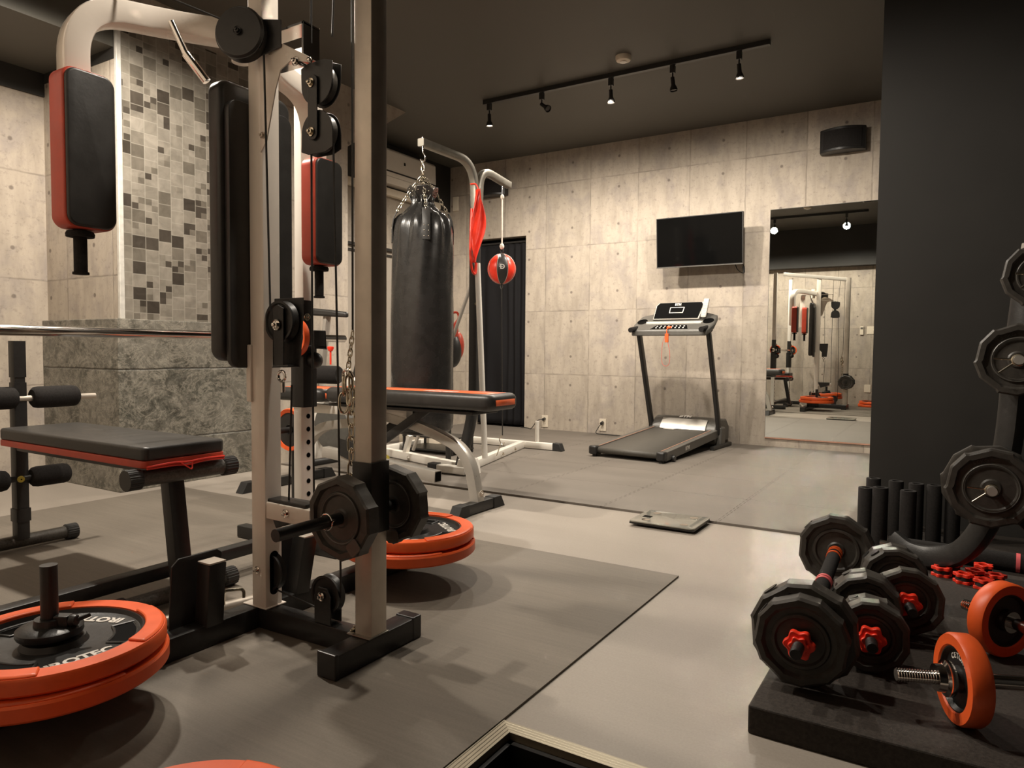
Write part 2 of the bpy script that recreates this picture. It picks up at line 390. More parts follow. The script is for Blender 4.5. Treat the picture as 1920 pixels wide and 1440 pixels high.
def text(body, mat, parent, size, org, ux, uy, name='lettering', depth=0.001, label=None, bold=0.0):
    cu = bpy.data.curves.new(name, 'FONT'); cu.body = body; cu.size = size; cu.extrude = depth/2; cu.offset = bold
    cu.align_x = 'CENTER'; cu.align_y = 'CENTER'; cu.resolution_u = 3
    tmp = bpy.data.objects.new('tmp_text', cu); COL.objects.link(tmp)
    dg = bpy.context.evaluated_depsgraph_get(); me = bpy.data.meshes.new_from_object(tmp.evaluated_get(dg))
    bpy.data.objects.remove(tmp); bpy.data.curves.remove(cu)
    ux, uy = Vector(ux).normalized(), Vector(uy).normalized(); n = ux.cross(uy)
    off = Vector(parent['w0']) if (parent is not None and 'w0' in parent) else Vector((0, 0, 0))
    mt = Matrix(((ux.x, uy.x, n.x, org[0]-off.x), (ux.y, uy.y, n.y, org[1]-off.y), (ux.z, uy.z, n.z, org[2]-off.z), (0, 0, 0, 1)))
    me.transform(mt); me.materials.clear(); me.materials.append(M[mat]); me.name = name
    o = bpy.data.objects.new(name, me); COL.objects.link(o); o.parent = parent
    if label: o['label'] = label
    return o
def rrect(w, h, r, n=6):
    out = []
    for sx, sy, st in ((1, 1, 0), (-1, 1, 1), (-1, -1, 2), (1, -1, 3)):
        for k in range(n+1):
            an = (st+k/n)*PI/2; out.append((sx*(w/2-r)+r*math.cos(an), sy*(h/2-r)+r*math.sin(an)))
    return out
def cushion(mb, w, h, t, r, org, ux, uy, edge=0.012):
    """padded slab: rounded rectangle w x h in (ux,uy), thickness t along ux x uy, soft edges"""
    org, ux, uy = Vector(org), Vector(ux), Vector(uy); n = ux.cross(uy)
    rings = []
    for k in range(5):
        a = k/4*PI/2; rings.append((edge*(1-math.sin(a)), edge*(1-math.cos(a))))
    prof = [(i, d) for i, d in rings]  # inset, depth
    layers = [(edge-0 if False else x, y) for x, y in prof]
    seq = [(edge*(1-math.sin(k/4*PI/2)), edge*(1-math.cos(k/4*PI/2))) for k in range(5)]
    seq = seq+[(i, t-d) for i, d in reversed(seq)]
    vs = []; m = None
    for ins, dep in seq:
        q = rrect(w-2*ins, h-2*ins, max(r-ins, 0.002)); m = len(q); vs += [org+ux*a+uy*b+n*dep for a, b in q]
    fs = [tuple(range(m-1, -1, -1)), tuple((len(seq)-1)*m+i for i in range(m))]
    for L in range(len(seq)-1):
        fs += [(L*m+i, L*m+(i+1) % m, (L+1)*m+(i+1) % m, (L+1)*m+i) for i in range(m)]
    mb.add(vs, fs); return mb

# ================================================================ the room
YB, ZC, XL = 6.2285, 2.76, -4.66
struct('floor', MB().box((-5.2, -1.2, -0.10), (-0.793, 6.6, 0)).box((-0.793, 1.265, -0.10), (1.7, 6.6, 0)), 'floor', smooth=False)
struct('ceiling', MB().box((-5.2, -1.4, ZC), (1.7, 6.6, ZC+0.1)).box((XL, 0.0, 2.42), (-3.9, 2.2, ZC)), 'ceil', smooth=False)
# back wall with door opening (X -4.32..-3.69, up to 1.965)
struct('wall_back', MB().box((-5.2, YB, 0), (-4.32, YB+0.12, ZC)).box((-3.69, YB, 0), (1.7, YB+0.12, ZC)).box((-4.32, YB, 1.965), (-3.69, YB+0.12, ZC)), 'conc_x', smooth=False)
struct('door_1', MB().box((-4.45, YB+0.28, 0), (-3.55, YB+0.32, 2.1)).box((-4.34, YB+0.12, 0), (-4.32, YB+0.30, 2.0)).box((-3.69, YB+0.12, 0), (-3.67, YB+0.30, 2.0)).box((-4.34, YB+0.12, 1.965), (-3.67, YB+0.30, 1.985)), 'black_wall', smooth=False)
struct('wall_left', MB().box((XL-0.12, -1.2, 0), (XL, YB, ZC)), 'conc_y', smooth=False)
struct('wall_rear', MB().box((-4.9, -0.05, 0), (-0.84, 0.25, ZC)), 'conc_x', smooth=False)
struct('trim_1', MB().box((XL, 0.25, 2.15), (-0.84, 0.42, ZC)), 'black_wall', smooth=False)                 # black boxed beam over the rear wall
struct('trim_2', MB().box((XL, 3.93, 2.285), (XL+0.015, YB, ZC)).box((XL, 0.42, 2.285), (XL+0.015, 2.2, 2.42)).box((XL, 2.188, 2.36), (-3.89, 2.2, ZC)), 'black_wall', smooth=False)   # black painted band on the left wall
# chimney-like mass with a sloping haunch under the ceiling
hau = [(2.2, 0), (3.93, 0), (3.93, 2.316), (4.60, ZC), (2.2, ZC)]
struct('wall_column', MB().prism(hau, (XL, 0, 0), (0, 1, 0), (0, 0, 1), 0.77), 'conc_y', smooth=False)
struct('trim_3', MB().box((-4.66, 2.155, 0), (-3.845, 2.2, 0.955)).box((-3.89, 2.2, 0), (-3.845, 3.10, 0.955)), 'stone', bev=0.004, smooth=False)
struct('trim_4', MB().box((-3.89, 2.214, 0.955), (-3.878, 3.06, 2.60)), 'tile', smooth=False)
struct('trim_5', MB().box((-3.895, 2.186, 0.955), (-3.872, 2.214, 2.60)), 'trimw', bev=0.003, smooth=False)
struct('trim_9', MB().box((XL, 2.190, 0.955), (-3.892, 2.202, 2.36)), 'conc_x', smooth=False)
# flush door panel with a double rail on the left wall
struct('door_2', MB().box((XL, 3.93, 0), (XL+0.02, 5.75, 1.69)), 'doorp', smooth=False)
struct('trim_6', MB().box((XL, 3.93, 1.69), (XL+0.035, 5.75, 1.71)).box((XL, 3.93, 1.745), (XL+0.035, 5.75, 1.77)), 'bmetal', smooth=False)
# dark partition on the right with everything behind it
struct('wall_right', MB().box((-0.301, 3.65, 0), (1.7, YB, ZC)).box((1.5, -1.3, -0.4), (1.62, 3.65, ZC)), 'black_wall', smooth=False)
struct('wall_entry', MB().box((-0.96, -1.4, -0.4), (1.62, -1.28, ZC)).box((-0.96, -1.3, -0.4), (-0.84, -0.05, ZC)), 'black_wall', smooth=False)
# sunken entry with grooved metal sill
struct('floor_entry', MB().box((-0.84, -1.3, -0.30), (1.5, 1.27, -0.22)).box((-0.80, -1.3, -0.3), (-0.745, 1.27, -0.012)).box((-0.80, 1.215, -0.3), (1.5, 1.27, -0.012)), 'pit', smooth=False)
struct('trim_7', MB().prism([(-0.793, 1.265), (-0.757, 1.229), (1.5, 1.229), (1.5, 1.265)], (0, 0, -0.012), (1, 0, 0), (0, 1, 0), 0.016), 'nos_y', smooth=False)
struct('trim_8', MB().prism([(-0.793, 1.265), (-0.793, -0.9), (-0.757, -0.9), (-0.757, 1.229)], (0, 0, -0.012), (1, 0, 0), (0, 1, 0), 0.016), 'nos_x', smooth=False)

# mirror
t = thing('wall_mirror', 'tall frameless mirror on the concrete wall reflecting the gym machines', 'mirror', (-0.905, YB, 0.089))
MB().box((-1.312, YB-0.008, 0.089), (-0.497, YB-0.0055, 1.992)).build('glass', 'mirror', t, smooth=False)
MB().box((-1.315, YB-0.0055, 0.087), (-0.494, YB, 1.995)).build('backing', 'plastic', t, smooth=False)
MB().box((-1.315, YB-0.014, 0.078), (-0.494, YB, 0.0885)).build('bottom_rail', 'copper', t, smooth=False)

# curtain in the doorway
def curtain():
    mb = MB(); vs = []; fs = []; nx, nz = 150, 30
    for j in range(nz+1):
        z = 0.03+(1.90-0.03)*j/nz
        for i in range(nx+1):
            x = -4.31+0.61*i/nx; a = 0.022*(0.55+0.45*(1-j/nz))
            y = YB+0.045+a*(0.6+0.4*math.sin(x*9.7))*math.sin(x*58+1.6*math.sin(x*13)+0.5*math.sin(z*1.3+x*7))+0.006*math.sin(z*5+x*20)
            vs.append((x, y, z))
    k = nx+1
    for j in range(nz):
        for i in range(nx): fs.append((j*k+i, j*k+i+1, (j+1)*k+i+1, (j+1)*k+i))
    mb.add(vs, fs); return mb
t = thing('door_curtain', 'dark navy curtain hanging in the doorway of the back wall', 'curtain', (-4.0, YB+0.045, 0.03))
c_ = curtain().build('cloth', 'curtain', t, ang=180); m_ = c_.modifiers.new('thick', 'SOLIDIFY'); m_.thickness = 0.003
MB().cyl((-4.315, YB+0.045, 1.915), (-3.695, YB+0.045, 1.915), 0.011).build('curtain_rod', 'bmetal', t)

# puzzle foam tiles
TS = 0.588; FX0, FY0 = -0.905, 3.291
def teeth(a, b, out):  # points along one edge from a to b with jigsaw tabs
    a, b = Vector(a), Vector(b); d = b-a; L = d.length; d.normalize(); n = Vector((-d.y, d.x)); pts = []
    k = 9
    for i in range(k):
        s0 = L*(i+0.28)/k; s1 = L*(i+0.72)/k
        if i < 0: continue
        pts += [a+d*s0, a+d*(s0-0.004)+n*out, a+d*(s1+0.004)+n*out, a+d*s1]
    return [a]+pts
tiles0 = None
def foam_mesh(edges, name='foam_tile'):
    g = 0.0008; q = TS; P = []
    cs = [(g, g), (q-g, g), (q-g, q-g), (g, q-g)]
    for k in range(4):
        a, b = cs[k], cs[(k+1) % 4]
        tt = edges[k]
        if tt == 0: P += [Vector(a)]
        else:
            # right and top edges push out, left and bottom edges cut in, so neighbours interlock
            P += teeth(a, b, -0.014 if tt > 0 else -0.014*-1)
    mb = MB(); mb.prism([(p.x, p.y) for p in P], (0, 0, 0.0005), (1, 0, 0), (0, 1, 0), 0.0105)
    return mb.build(name, 'foam', None, smooth=False)
protos = {}
for iy in range(5):
    for ix in range(-7, 2):
        x = FX0+ix*TS; y = FY0+iy*TS
        e = (0 if iy == 0 else -1, 1, 0 if iy == 4 else 1, -1)
        e = (0 if iy == 0 else 1, 1 if ix < 1 else 0, 0 if iy == 4 else 1, 1)
        # bottom: inward, right: outward, top: outward, left: inward
        key = e
        if key not in protos:
            g = 0.0008; q = TS; P = []
            cs = [(g, g), (q-g, g), (q-g, q-g), (g, q-g)]
            for k in range(4):
                a, b = cs[k], cs[(k+1) % 4]
                if not e[k]: P.append(Vector(a)); continue
                sg = {0: +1, 1: -1, 2: -1, 3: +1}[k]   # n points inward for ccw polygon
                pts = teeth(a, b, 0.013*sg)
                if k in (2, 3):   # same stations as the neighbour's facing edge
                    pass
                P += pts
            mb = MB(); mb.prism([(p.x, p.y) for p in P], (0, 0, 0.0005), (1, 0, 0), (0, 1, 0), 0.0105)
            protos[key] = mb
        xx = x
        if x < XL+0.02-TS*0 and x+TS > XL: pass
        if x < XL: continue
        if x+TS > -0.301 and y+TS > 3.65 and x > -0.32: continue
        o = protos[key].build('foam_tile', 'foam', None, smooth=False); o.location = (x, y, 0)
        tag(o, 'grey interlocking foam floor tile in front of the concrete back wall', 'floor tile', 'foam tiles covering the far floor')

# big dark mat under the machines
tag(MB().box((-3.74, 0.27, 0.0005), (-0.795, 2.43, 0.006)).build('exercise_mat', 'mat', None, smooth=False),
    'large dark grey rubber mat lying under the weight machine', 'mat')
# thick rubber platform
tag(MB().box((-0.337, 1.502, 0), (1.45, 3.0, 0.061)).build('rubber_platform', 'platform', None, bev=0.004, smooth=False),
    'thick black rubber platform carrying the dumbbells', 'platform')
tag(MB().box((-0.30, 3.01, 0.011), (1.45, 3.64, 0.03)).build('rubber_mat', 'platform', None, bev=0.003, smooth=False),
    'thin black rubber mat under the foam cylinders by the dark partition', 'mat')

# ---------------------------------------------------------------- ceiling tracks
def track(y, x0, x1, heads, label, lit_labels):
    t = thing('ceiling_track', label, 'light track', ((x0+x1)/2, y, ZC))
    MB().box((x0, y-0.017, ZC-0.032), (x1, y+0.017, ZC)).box((x0-0.02, y-0.02, ZC-0.036), (x0+0.04, y+0.02, ZC)).build('rail', 'bmetal', t, bev=0.002, smooth=False)
    for (hx, lit, tilt, az, lab) in heads:
        k = thing('track_spotlight', lab, 'spotlight', (hx, y, ZC-0.036), group='spotlights on the ceiling tracks' if 0 else None)
        MB().box((hx-0.016, y-0.016, ZC-0.085), (hx+0.016, y+0.016, ZC-0.034)).build('adaptor', 'plastic', k, bev=0.003, smooth=False)
        MB().cyl((hx, y, ZC-0.125), (hx, y, ZC-0.08), 0.005, 10).build('stem', 'bmetal', k)
        d = Vector((math.sin(tilt)*math.cos(az), math.sin(tilt)*math.sin(az), -math.cos(tilt)))
        p = Vector((hx, y, ZC-0.118))
        MB().lathe([(0.0001, -0.006), (0.013, -0.006), (0.014, 0.045), (0.024, 0.066), (0.027, 0.085), (0.024, 0.085), (0.021, 0.070), (0.0001, 0.062)], p, d, 24).build('lamp_head', 'plastic', k)
        MB().lathe([(0.0001, 0.0795), (0.014, 0.079), (0.0235, 0.076)], p, d, 24).build('bulb', 'bulb' if lit else 'greyp', k)
HL = [(-3.13, 1, 0.05, 1.5, 'lit track spotlight at the far left end of the long ceiling rail'),
      (-2.66, 0, 0.95, -0.25, 'unlit black track spotlight tilted sharply sideways on the long ceiling rail'),
      (-2.10, 1, 0.12, 1.5, 'lit track spotlight in the middle of the long ceiling rail, next to the smoke detector'),
      (-1.65, 0, 0.12, 0.3, 'unlit black track spotlight pointing straight down, second from the right end'),
      (-1.21, 1, 0.15, 1.2, 'lit track spotlight nearest the free right end of the long ceiling rail')]
track(4.70, -3.16, -1.02, HL, 'long black ceiling rail carrying five spotlights before the concrete wall', 0)
track(1.63, -3.20, -1.00, [(-3.15, 1, 0.02, 0, 'lit spotlight on the rail over the weight machine, leftmost of its three'),
      (-2.22, 1, 0.02, 0, 'lit spotlight seen in the mirror at its left edge'), (-1.27, 1, 0.02, 0, 'lit spotlight seen in the middle of the mirror')],
      'black ceiling rail above the weight machine, seen only in the mirror', 0)
def detector(x, y, lab):
    t = thing('smoke_detector', lab, 'smoke detector', (x, y, ZC))
    MB().lathe([(0.0001, 0), (0.052, 0), (0.052, 0.018), (0.046, 0.030), (0.030, 0.036), (0.0001, 0.036)], (x, y, ZC), (0, 0, -1), 40).build('housing', 'cream', t)
    MB().lathe([(0.022, 0.036), (0.024, 0.040), (0.012, 0.043), (0.0001, 0.043)], (x, y, ZC), (0, 0, -1), 24).build('sensor_cap', 'white2', t)
detector(-1.91, 4.47, 'round cream smoke detector on the ceiling beside the long light rail')
detector(-1.68, 2.23, 'round cream smoke detector on the ceiling seen in the mirror')
t = thing('ceiling_hatch', 'square dark access hatch with pale rim on the ceiling, seen in the mirror', 'hatch', (-0.86, 2.33, ZC))
mb = MB()
for a, b in (((-1.02, 2.15), (-0.70, 2.165)), ((-1.02, 2.485), (-0.70, 2.50)), ((-1.02, 2.15), (-1.005, 2.50)), ((-0.715, 2.15), (-0.70, 2.50))): mb.box((*a, ZC-0.006), (*b, ZC))
mb.build('rim', 'silver', t, smooth=False)
MB().box((-1.003, 2.167, ZC-0.004), (-0.717, 2.483, ZC)).build('door', 'black_wall', t, smooth=False)

# ---------------------------------------------------------------- things on the walls
t = thing('television', 'flat black television mounted on the concrete wall above the treadmill', 'television', (-1.85, 6.03, 1.5))
MB().box((-2.222, 6.015, 1.533), (-1.478, 6.052, 1.962)).build('body', 'plastic', t, bev=0.004, smooth=False)
MB().box((-2.214, 6.0135, 1.545), (-1.486, 6.0155, 1.955)).build('screen', 'tvglass', t, smooth=False)
MB().box((-2.222, 6.0125, 1.533), (-1.478, 6.016, 1.541)).build('bottom_bezel', 'greyp', t, smooth=False)
t.rotation_euler = (math.radians(5), 0, 0)   # hangs tilted slightly forward
MB().box((-2.0, 6.052, 1.60), (-1.7, 6.09, 1.90)).box((-1.88, 6.09, 1.70), (-1.82, 6.20, 1.78)).box((-1.95, 6.20, 1.62), (-1.75, YB, 1.88)).build('wall_bracket', 'bmetal', t, smooth=False)
MB().tube(bez([(-1.50, 6.06, 1.56), (-1.485, 6.09, 1.50), (-1.50, 6.12, 1.46), (-1.56, 6.15, 1.50), (-1.6, 6.2, 1.6)]), 0.004, 8).cyl((-1.49, 6.08, 1.515), (-1.487, 6.085, 1.465), 0.010, 12).build('cable', 'plastic', t)

def speaker(x0, x1, z0, z1, d, lab, grp=None):
    t = thing('wall_speaker', lab, 'speaker', ((x0+x1)/2, YB, z0))
    w = x1-x0; P = []
    for i in range(13):
        a = i/12; P.append((x0+w*a, YB-0.02-d*math.sin(PI*(0.12+0.76*a))**0.8))
    P = [(x0, YB-0.01)]+P+[(x1, YB-0.01)]
    poly = [(p[0], p[1]) for p in P]
    MB().prism(poly, (0, 0, z0), (1, 0, 0), (0, 1, 0), z1-z0).build('cabinet', 'plastic', t, bev=0.004, ang=30)
    Q = [(p[0], p[1]-0.003) for p in P[2:-2]]+[(P[-3][0], P[-3][1]+0.002), (P[2][0], P[2][1]+0.002)]
    MB().prism(Q, (0, 0, z0+0.02), (1, 0, 0), (0, 1, 0), z1-z0-0.04).build('grille', 'foamr', t, ang=30)
    MB().box(((x0+x1)/2-0.04, YB-0.012, z0+0.03), ((x0+x1)/2+0.04, YB, z1-0.03)).build('wall_bracket', 'bmetal', t, smooth=False)
speaker(-0.935, -0.605, 2.385, 2.565, 0.12, 'black curved wall speaker on the concrete wall above the tall mirror')
speaker(-4.23, -3.90, 2.385, 2.550, 0.12, 'black curved wall speaker above the doorway, behind the small punch ball')

def outlet(x, z, lab, plug=True):
    t = thing('wall_outlet', lab, 'outlet', (x, YB, z))
    MB().box((x-0.035, YB-0.008, z), (x+0.035, YB, z+0.118)).build('cover_plate', 'cream', t, bev=0.003, smooth=False)
    mb = MB()
    for dz in (0.030, 0.078):
        for dx in (-0.007, 0.007): mb.box((x+dx-0.0012, YB-0.0088, z+dz), (x+dx+0.0012, YB-0.0078, z+dz+0.010))
    mb.build('socket_holes', 'bmetal', t, smooth=False)
outlet(-3.447, 0.033, 'cream double outlet low on the wall beside the dark curtain')
outlet(-2.812, 0.036, 'cream double outlet low on the wall left of the treadmill')
tag(MB().cyl((-3.447, YB-0.009, 0.118), (-3.447, YB-0.045, 0.112), 0.014, 14).tube(bez([(-3.447, YB-0.04, 0.114), (-3.50, YB-0.06, 0.10), (-3.56, YB-0.08, 0.02), (-3.62, YB-0.05, 0.018), (-3.72, YB-0.02, 0.018)]), 0.004, 8).build('power_cord', 'plastic', None),
    'short black power cord plugged into the outlet beside the curtain', 'cord')
tag(MB().cyl((-2.812, YB-0.009, 0.118), (-2.812, YB-0.04, 0.110), 0.015, 14).tube(bez([(-2.812, YB-0.04, 0.11), (-2.84, YB-0.06, 0.06), (-2.84, YB-0.08, 0.019), (-2.70, YB-0.10, 0.016), (-2.45, YB-0.15, 0.016), (-2.22, 5.95, 0.016)]), 0.004, 8).build('power_cord', 'plastic', None),
    'black power cord running from the outlet along the wall to the treadmill', 'cord')
tag(MB().box((-4.60, YB-0.02, 2.29), (-4.53, YB, 2.44)).build('junction_cover', 'cream', None, bev=0.003, smooth=False),
    'small cream blank cover high in the back corner near the air conditioner', 'cover plate')
# rear wall things seen in the mirror
t = thing('remote_holder', 'white air conditioner remote in a holder on the rear wall, seen in the mirror', 'remote', (-1.17, 0.25, 1.09))
MB().box((-1.195, 0.25, 1.09), (-1.145, 0.27, 1.22)).build('remote_body', 'cream', t, bev=0.004, smooth=False)
MB().box((-1.188, 0.27, 1.175), (-1.152, 0.2715, 1.205)).build('display', 'greyp', t, smooth=False)
tag(MB().box((-1.10, 0.25, 1.10), (-0.98, 0.258, 1.22)).build('light_switch', 'cream', None, bev=0.003, smooth=False), 'cream wall switch beside the remote on the rear wall', 'switch')
tag(MB().box((-1.11, 0.25, 0.20), (-1.02, 0.258, 0.32)).build('wall_outlet', 'cream', None, bev=0.003, smooth=False), 'cream outlet low on the rear wall, seen in the mirror', 'outlet')

# air conditioner on the left wall
t = thing('air_conditioner', 'white split air conditioner on the black band above the punching bag', 'air conditioner', (XL, 5.25, 2.4))
AX = -4.45
pr = [(XL+0.016, 2.655), (AX-0.02, 2.655), (AX, 2.635), (AX+0.005, 2.45), (AX-0.01, 2.405), (AX-0.04, 2.385), (XL+0.016, 2.36)]
MB().prism(pr, (0, 4.90, 0), (1, 0, 0), (0, 0, 1), -0.82).build('casing', 'acw', t, bev=0.006, ang=30)
MB().box((AX-0.005, 4.905, 2.437), (AX+0.007, 5.715, 2.449)).build('air_slot', 'plastic', t, smooth=False)
MB().prism([(AX-0.012, 2.398), (AX-0.045, 2.375), (AX-0.06, 2.352), (AX-0.03, 2.375)], (0, 4.93, 0), (1, 0, 0), (0, 0, 1), -0.76).build('louvre', 'acw', t)
MB().box((AX, 5.23, 2.535), (AX+0.0075, 5.25, 2.56)).build('emblem', 'bmetal', t, smooth=False)
tag(MB().rect([(XL+0.045, 4.3, 2.30), (XL+0.045, 5.98, 2.30)], 0.06, 0.07, (1, 0, 0), 0.01).build('pipe_duct', 'cream', None), 'cream pipe duct running under the air conditioner', 'duct')

# scale
t = thing('bathroom_scale', 'flat glass bathroom scale on the floor before the foam tiles', 'scale', (-1.08, 3.17, 0))
t.rotation_euler = (0, 0, 0)
for x in (-1.19, -0.97):
    for y in (3.075, 3.25): MB().cyl((x, y, 0), (x, y, 0.014), 0.018).build('foot', 'plastic', t)
MB().box((-1.232, 3.035, 0.010), (-0.930, 3.285, 0.020)).build('body', 'plastic', t, bev=0.003, smooth=False)
cushion(MB(), 0.306, 0.262, 0.006, 0.02, (-1.081, 3.16, 0.020), (1, 0, 0), (0, 1, 0), 0.002).build('glass_plate', 'glass', t)
for x in (-1.17, -0.99):
    for y in (3.085, 3.235): MB().lathe([(0.0001, 0), (0.019, 0), (0.019, 0.0012), (0.0001, 0.0014)], (x, y, 0.026), (0, 0, 1), 24).build('sensor_pad', 'chrome', t)
MB().box((-1.205, 3.13, 0.0255), (-1.165, 3.165, 0.0268)).build('display', 'screen', t, smooth=False)

# ================================================================ treadmill (local: x across, y towards the wall)
t = thing('treadmill', 'black folding treadmill with copper side lines standing before the concrete wall', 'treadmill', (-1.985, 4.81, 0.011), False, math.radians(-4.2))
def tm_(name, mb, mat, **k): return mb.build(name, mat, t, **k)
L_ = 1.13; hw = 0.30
def zt(y): return 0.075+0.075*y/L_
for s in (-1, 1):
    x0 = s*hw; x1 = s*(hw-0.055)
    xa, xb = min(x0, x1), max(x0, x1)
    vs = []
    for y in (0.03, L_):
        z1 = zt(y); z0 = z1-0.065
        vs += [(xa, y, z0), (xb, y, z0), (xb, y, z1), (xa, y, z1)]
    fr = tm_('side_rail', MB().add(vs, [(0, 1, 2, 3), (7, 6, 5, 4), (0, 4, 5, 1), (1, 5, 6, 2), (2, 6, 7, 3), (3, 7, 4, 0)]), 'greyp', bev=0.004, smooth=False)
    q0, q1 = Vector((s*(hw-0.050), 0.05, zt(0.05)+0.0005)), Vector((s*(hw-0.050), L_-0.1, zt(L_-0.1)+0.0005))
    MB().rect([q0, q1], 0.008, 0.004, (1, 0, 0), 0.001).build('copper_line', 'copper', fr)
    tm_('end_cap', MB().box((xa-0.004, -0.02, 0.018), (xb+0.004, 0.05, 0.082)), 'plastic', bev=0.012)
    tm_('foot', MB().cyl((s*(hw-0.03), 0.02, 0), (s*(hw-0.03), 0.02, 0.03), 0.018), 'rubber')
# belt loop
bp = [(y, zt(y)-0.006) for y in (0.03, 0.3, 0.6, 0.9, L_-0.06)]
loop = [(0, y, z) for y, z in bp]+[(0, y, z-0.045) for y, z in reversed(bp)]
mb = MB(); top = [Vector((0, y, z)) for y, z in bp]; fr_ = []
arc = [(0.03-0.0225*math.sin(a), zt(0.03)-0.0285+0.0225*math.cos(a)) for a in [PI*k/8 for k in range(9)]]
pts = [(y, z) for y, z in reversed(bp)]+arc+[(y, z-0.045) for y, z in bp]
vs = []; bw = hw-0.056
for y, z in pts: vs += [(-bw, y, z), (bw, y, z)]
mb.add(vs, [(2*i, 2*i+1, 2*i+3, 2*i+2) for i in range(len(pts)-1)]); b_ = tm_('running_belt', mb, 'belt', ang=60); so = b_.modifiers.new('thick', 'SOLIDIFY'); so.thickness = 0.002
MB().box((-0.14, 0.965, zt(0.965)-0.003), (-0.045, 1.03, zt(1.0)-0.002)).build('warning_sticker', 'ink', t, smooth=False, label='white sticker')
# motor cover
pc = [(0.90, zt(0.95)-0.03), (1.02, zt(1.0)+0.004), (1.10, 0.215), (1.15, 0.235), (1.30, 0.225), (1.38, 0.16), (1.38, 0.05), (1.0, 0.05)]
pc = [(1.035, 0.12), (1.06, 0.165), (1.11, 0.215), (1.16, 0.233), (1.30, 0.225), (1.37, 0.16), (1.37, 0.04), (1.035, 0.04)]
tm_('motor_cover', MB().prism(pc, (-hw+0.01, 0, 0), (0, 1, 0), (0, 0, 1), 2*hw-0.02), 'greyp', bev=0.015, ang=50)
tm_('cover_panel', MB().prism([(1.036, 0.135), (1.062, 0.175), (1.108, 0.218), (1.111, 0.216), (1.065, 0.172), (1.038, 0.132)], (-0.2, -0.006, 0.004), (0, 1, 0), (0, 0, 1), 0.40), 'silver', ang=50, label='shiny grey panel')
text('BTM', 'ink', t, 0.055, (-0.01, 1.135, 0.2375), (1, 0, 0), (0, 0.95, 0.3), 'logo', 0.002, bold=0.002)
text('BTM', 'ink', t, 0.040, (hw+0.0006, 0.42, zt(0.42)-0.034), (0, 1, 0.06), (0, -0.06, 1), 'logo', 0.001, bold=0.001)
# uprights leaning towards the runner, floor skids
for s in (-1, 1):
    x = s*(hw+0.0)
    u_ = tm_('upright', MB().rect(fillet([(x, 1.12, 0.05), (x, 1.06, 0.22), (x, 0.80, 0.96)], 0.05), 0.03, 0.06, (1, 0, 0), 0.008), 'bmetal')
    tm_('floor_skid', MB().rect(fillet([(x+s*0.02, 0.88, 0.016), (x+s*0.02, 1.30, 0.016)], 0.05), 0.035, 0.03, (1, 0, 0), 0.008), 'bmetal')
    tm_('pivot_cover', MB().box((x-0.028, 1.07, 0.0), (x+0.028, 1.18, 0.17)), 'greyp', bev=0.015)
    tm_('handrail', MB().tube(fillet([(x, 0.84, 0.965), (x, 0.80, 0.985), (x, 0.64, 0.965)], 0.03), 0.021, 14), 'foamr')
    tm_('wheel', MB().lathe([(0.0001, -0.012), (0.022, -0.012), (0.024, 0), (0.022, 0.012), (0.0001, 0.012)], (x+s*0.008, 0.14, 0.024), (1, 0, 0), 20), 'plastic')
# console: tray, cup wells, display board
co = [(-0.335, 0.72), (-0.30, 0.99), (-0.20, 1.05), (0.20, 1.05), (0.30, 0.99), (0.335, 0.72)]
def slab(pl, zf, th):
    n = len(pl); vs = [(x, y, zf(x, y)) for x, y in pl]+[(x, y, zf(x, y)-th) for x, y in pl]
    return MB().add(vs, [tuple(range(n)), tuple(range(2*n-1, n-1, -1))]+[(i, n+i, n+(i+1) % n, (i+1) % n) for i in range(n)])
zf = lambda x, y: 0.975+(y-0.72)*0.55
tm_('console_tray', slab([(-0.32, 0.70), (0.32, 0.70), (0.345, 0.80), (0.33, 0.93), (0.22, 0.98), (-0.22, 0.98), (-0.33, 0.93), (-0.345, 0.80)], zf, 0.05), 'greyp', bev=0.012, ang=50)
zq = lambda x, y, o=0: zf(x, y)+o
tm_('key_panel', slab([(-0.16, 0.715), (0.16, 0.715), (0.13, 0.775), (-0.13, 0.775)], lambda x, y: zf(x, y)+0.0015, 0.003), 'screen')
for i in range(8):
    for j in range(2): MB().lathe([(0.0001, 0.0), (0.007, 0.0), (0.006, 0.003), (0.0001, 0.003)], (-0.115+i*0.033, 0.732+j*0.025, zf(0, 0.732+j*0.025)+0.0012), (0, -0.48, 0.87), 14).build('key', 'ink', t)
tm_('silver_bar', slab([(-0.235, 0.800), (0.235, 0.800), (0.245, 0.825), (-0.245, 0.825)], lambda x, y: zf(x, y)+0.006, 0.008), 'trimw')
for s in (-1, 1): tm_('cup_well', MB().lathe([(0.0001, 0.001), (0.040, 0.001), (0.044, 0.003), (0.044, 0)], (s*0.285, 0.835, zf(0, 0.835)), (0, -0.48, 0.87), 28), 'screen')
# upright display board
def bd(u, v, d=0): return (u, 0.845+v*0.30-d*0.95, 1.055+v*0.95+0*d-d*-0.3)
bl = [(-0.20, 0.0), (0.20, 0.0), (0.235, 0.125), (0.22, 0.150), (-0.16, 0.150), (-0.185, 0.125)]
def board(pl, d0, d1): 
    n = len(pl); return MB().add([bd(u, v, d1) for u, v in pl]+[bd(u, v, d0) for u, v in pl], [tuple(range(n)), tuple(range(2*n-1, n-1, -1))]+[(i, n+i, n+(i+1) % n, (i+1) % n) for i in range(n)])
tm_('display_board', board(bl, -0.03, 0.0), 'silver', bev=0.004)
tm_('display_face', board([(u*0.945, 0.010+v*0.90) for u, v in bl], 0.0, 0.003), 'screen')
fr2 = tm_('display_window', board([(-0.06, 0.055), (0.06, 0.055), (0.07, 0.105), (-0.055, 0.105)], 0.003, 0.005), 'trimw')
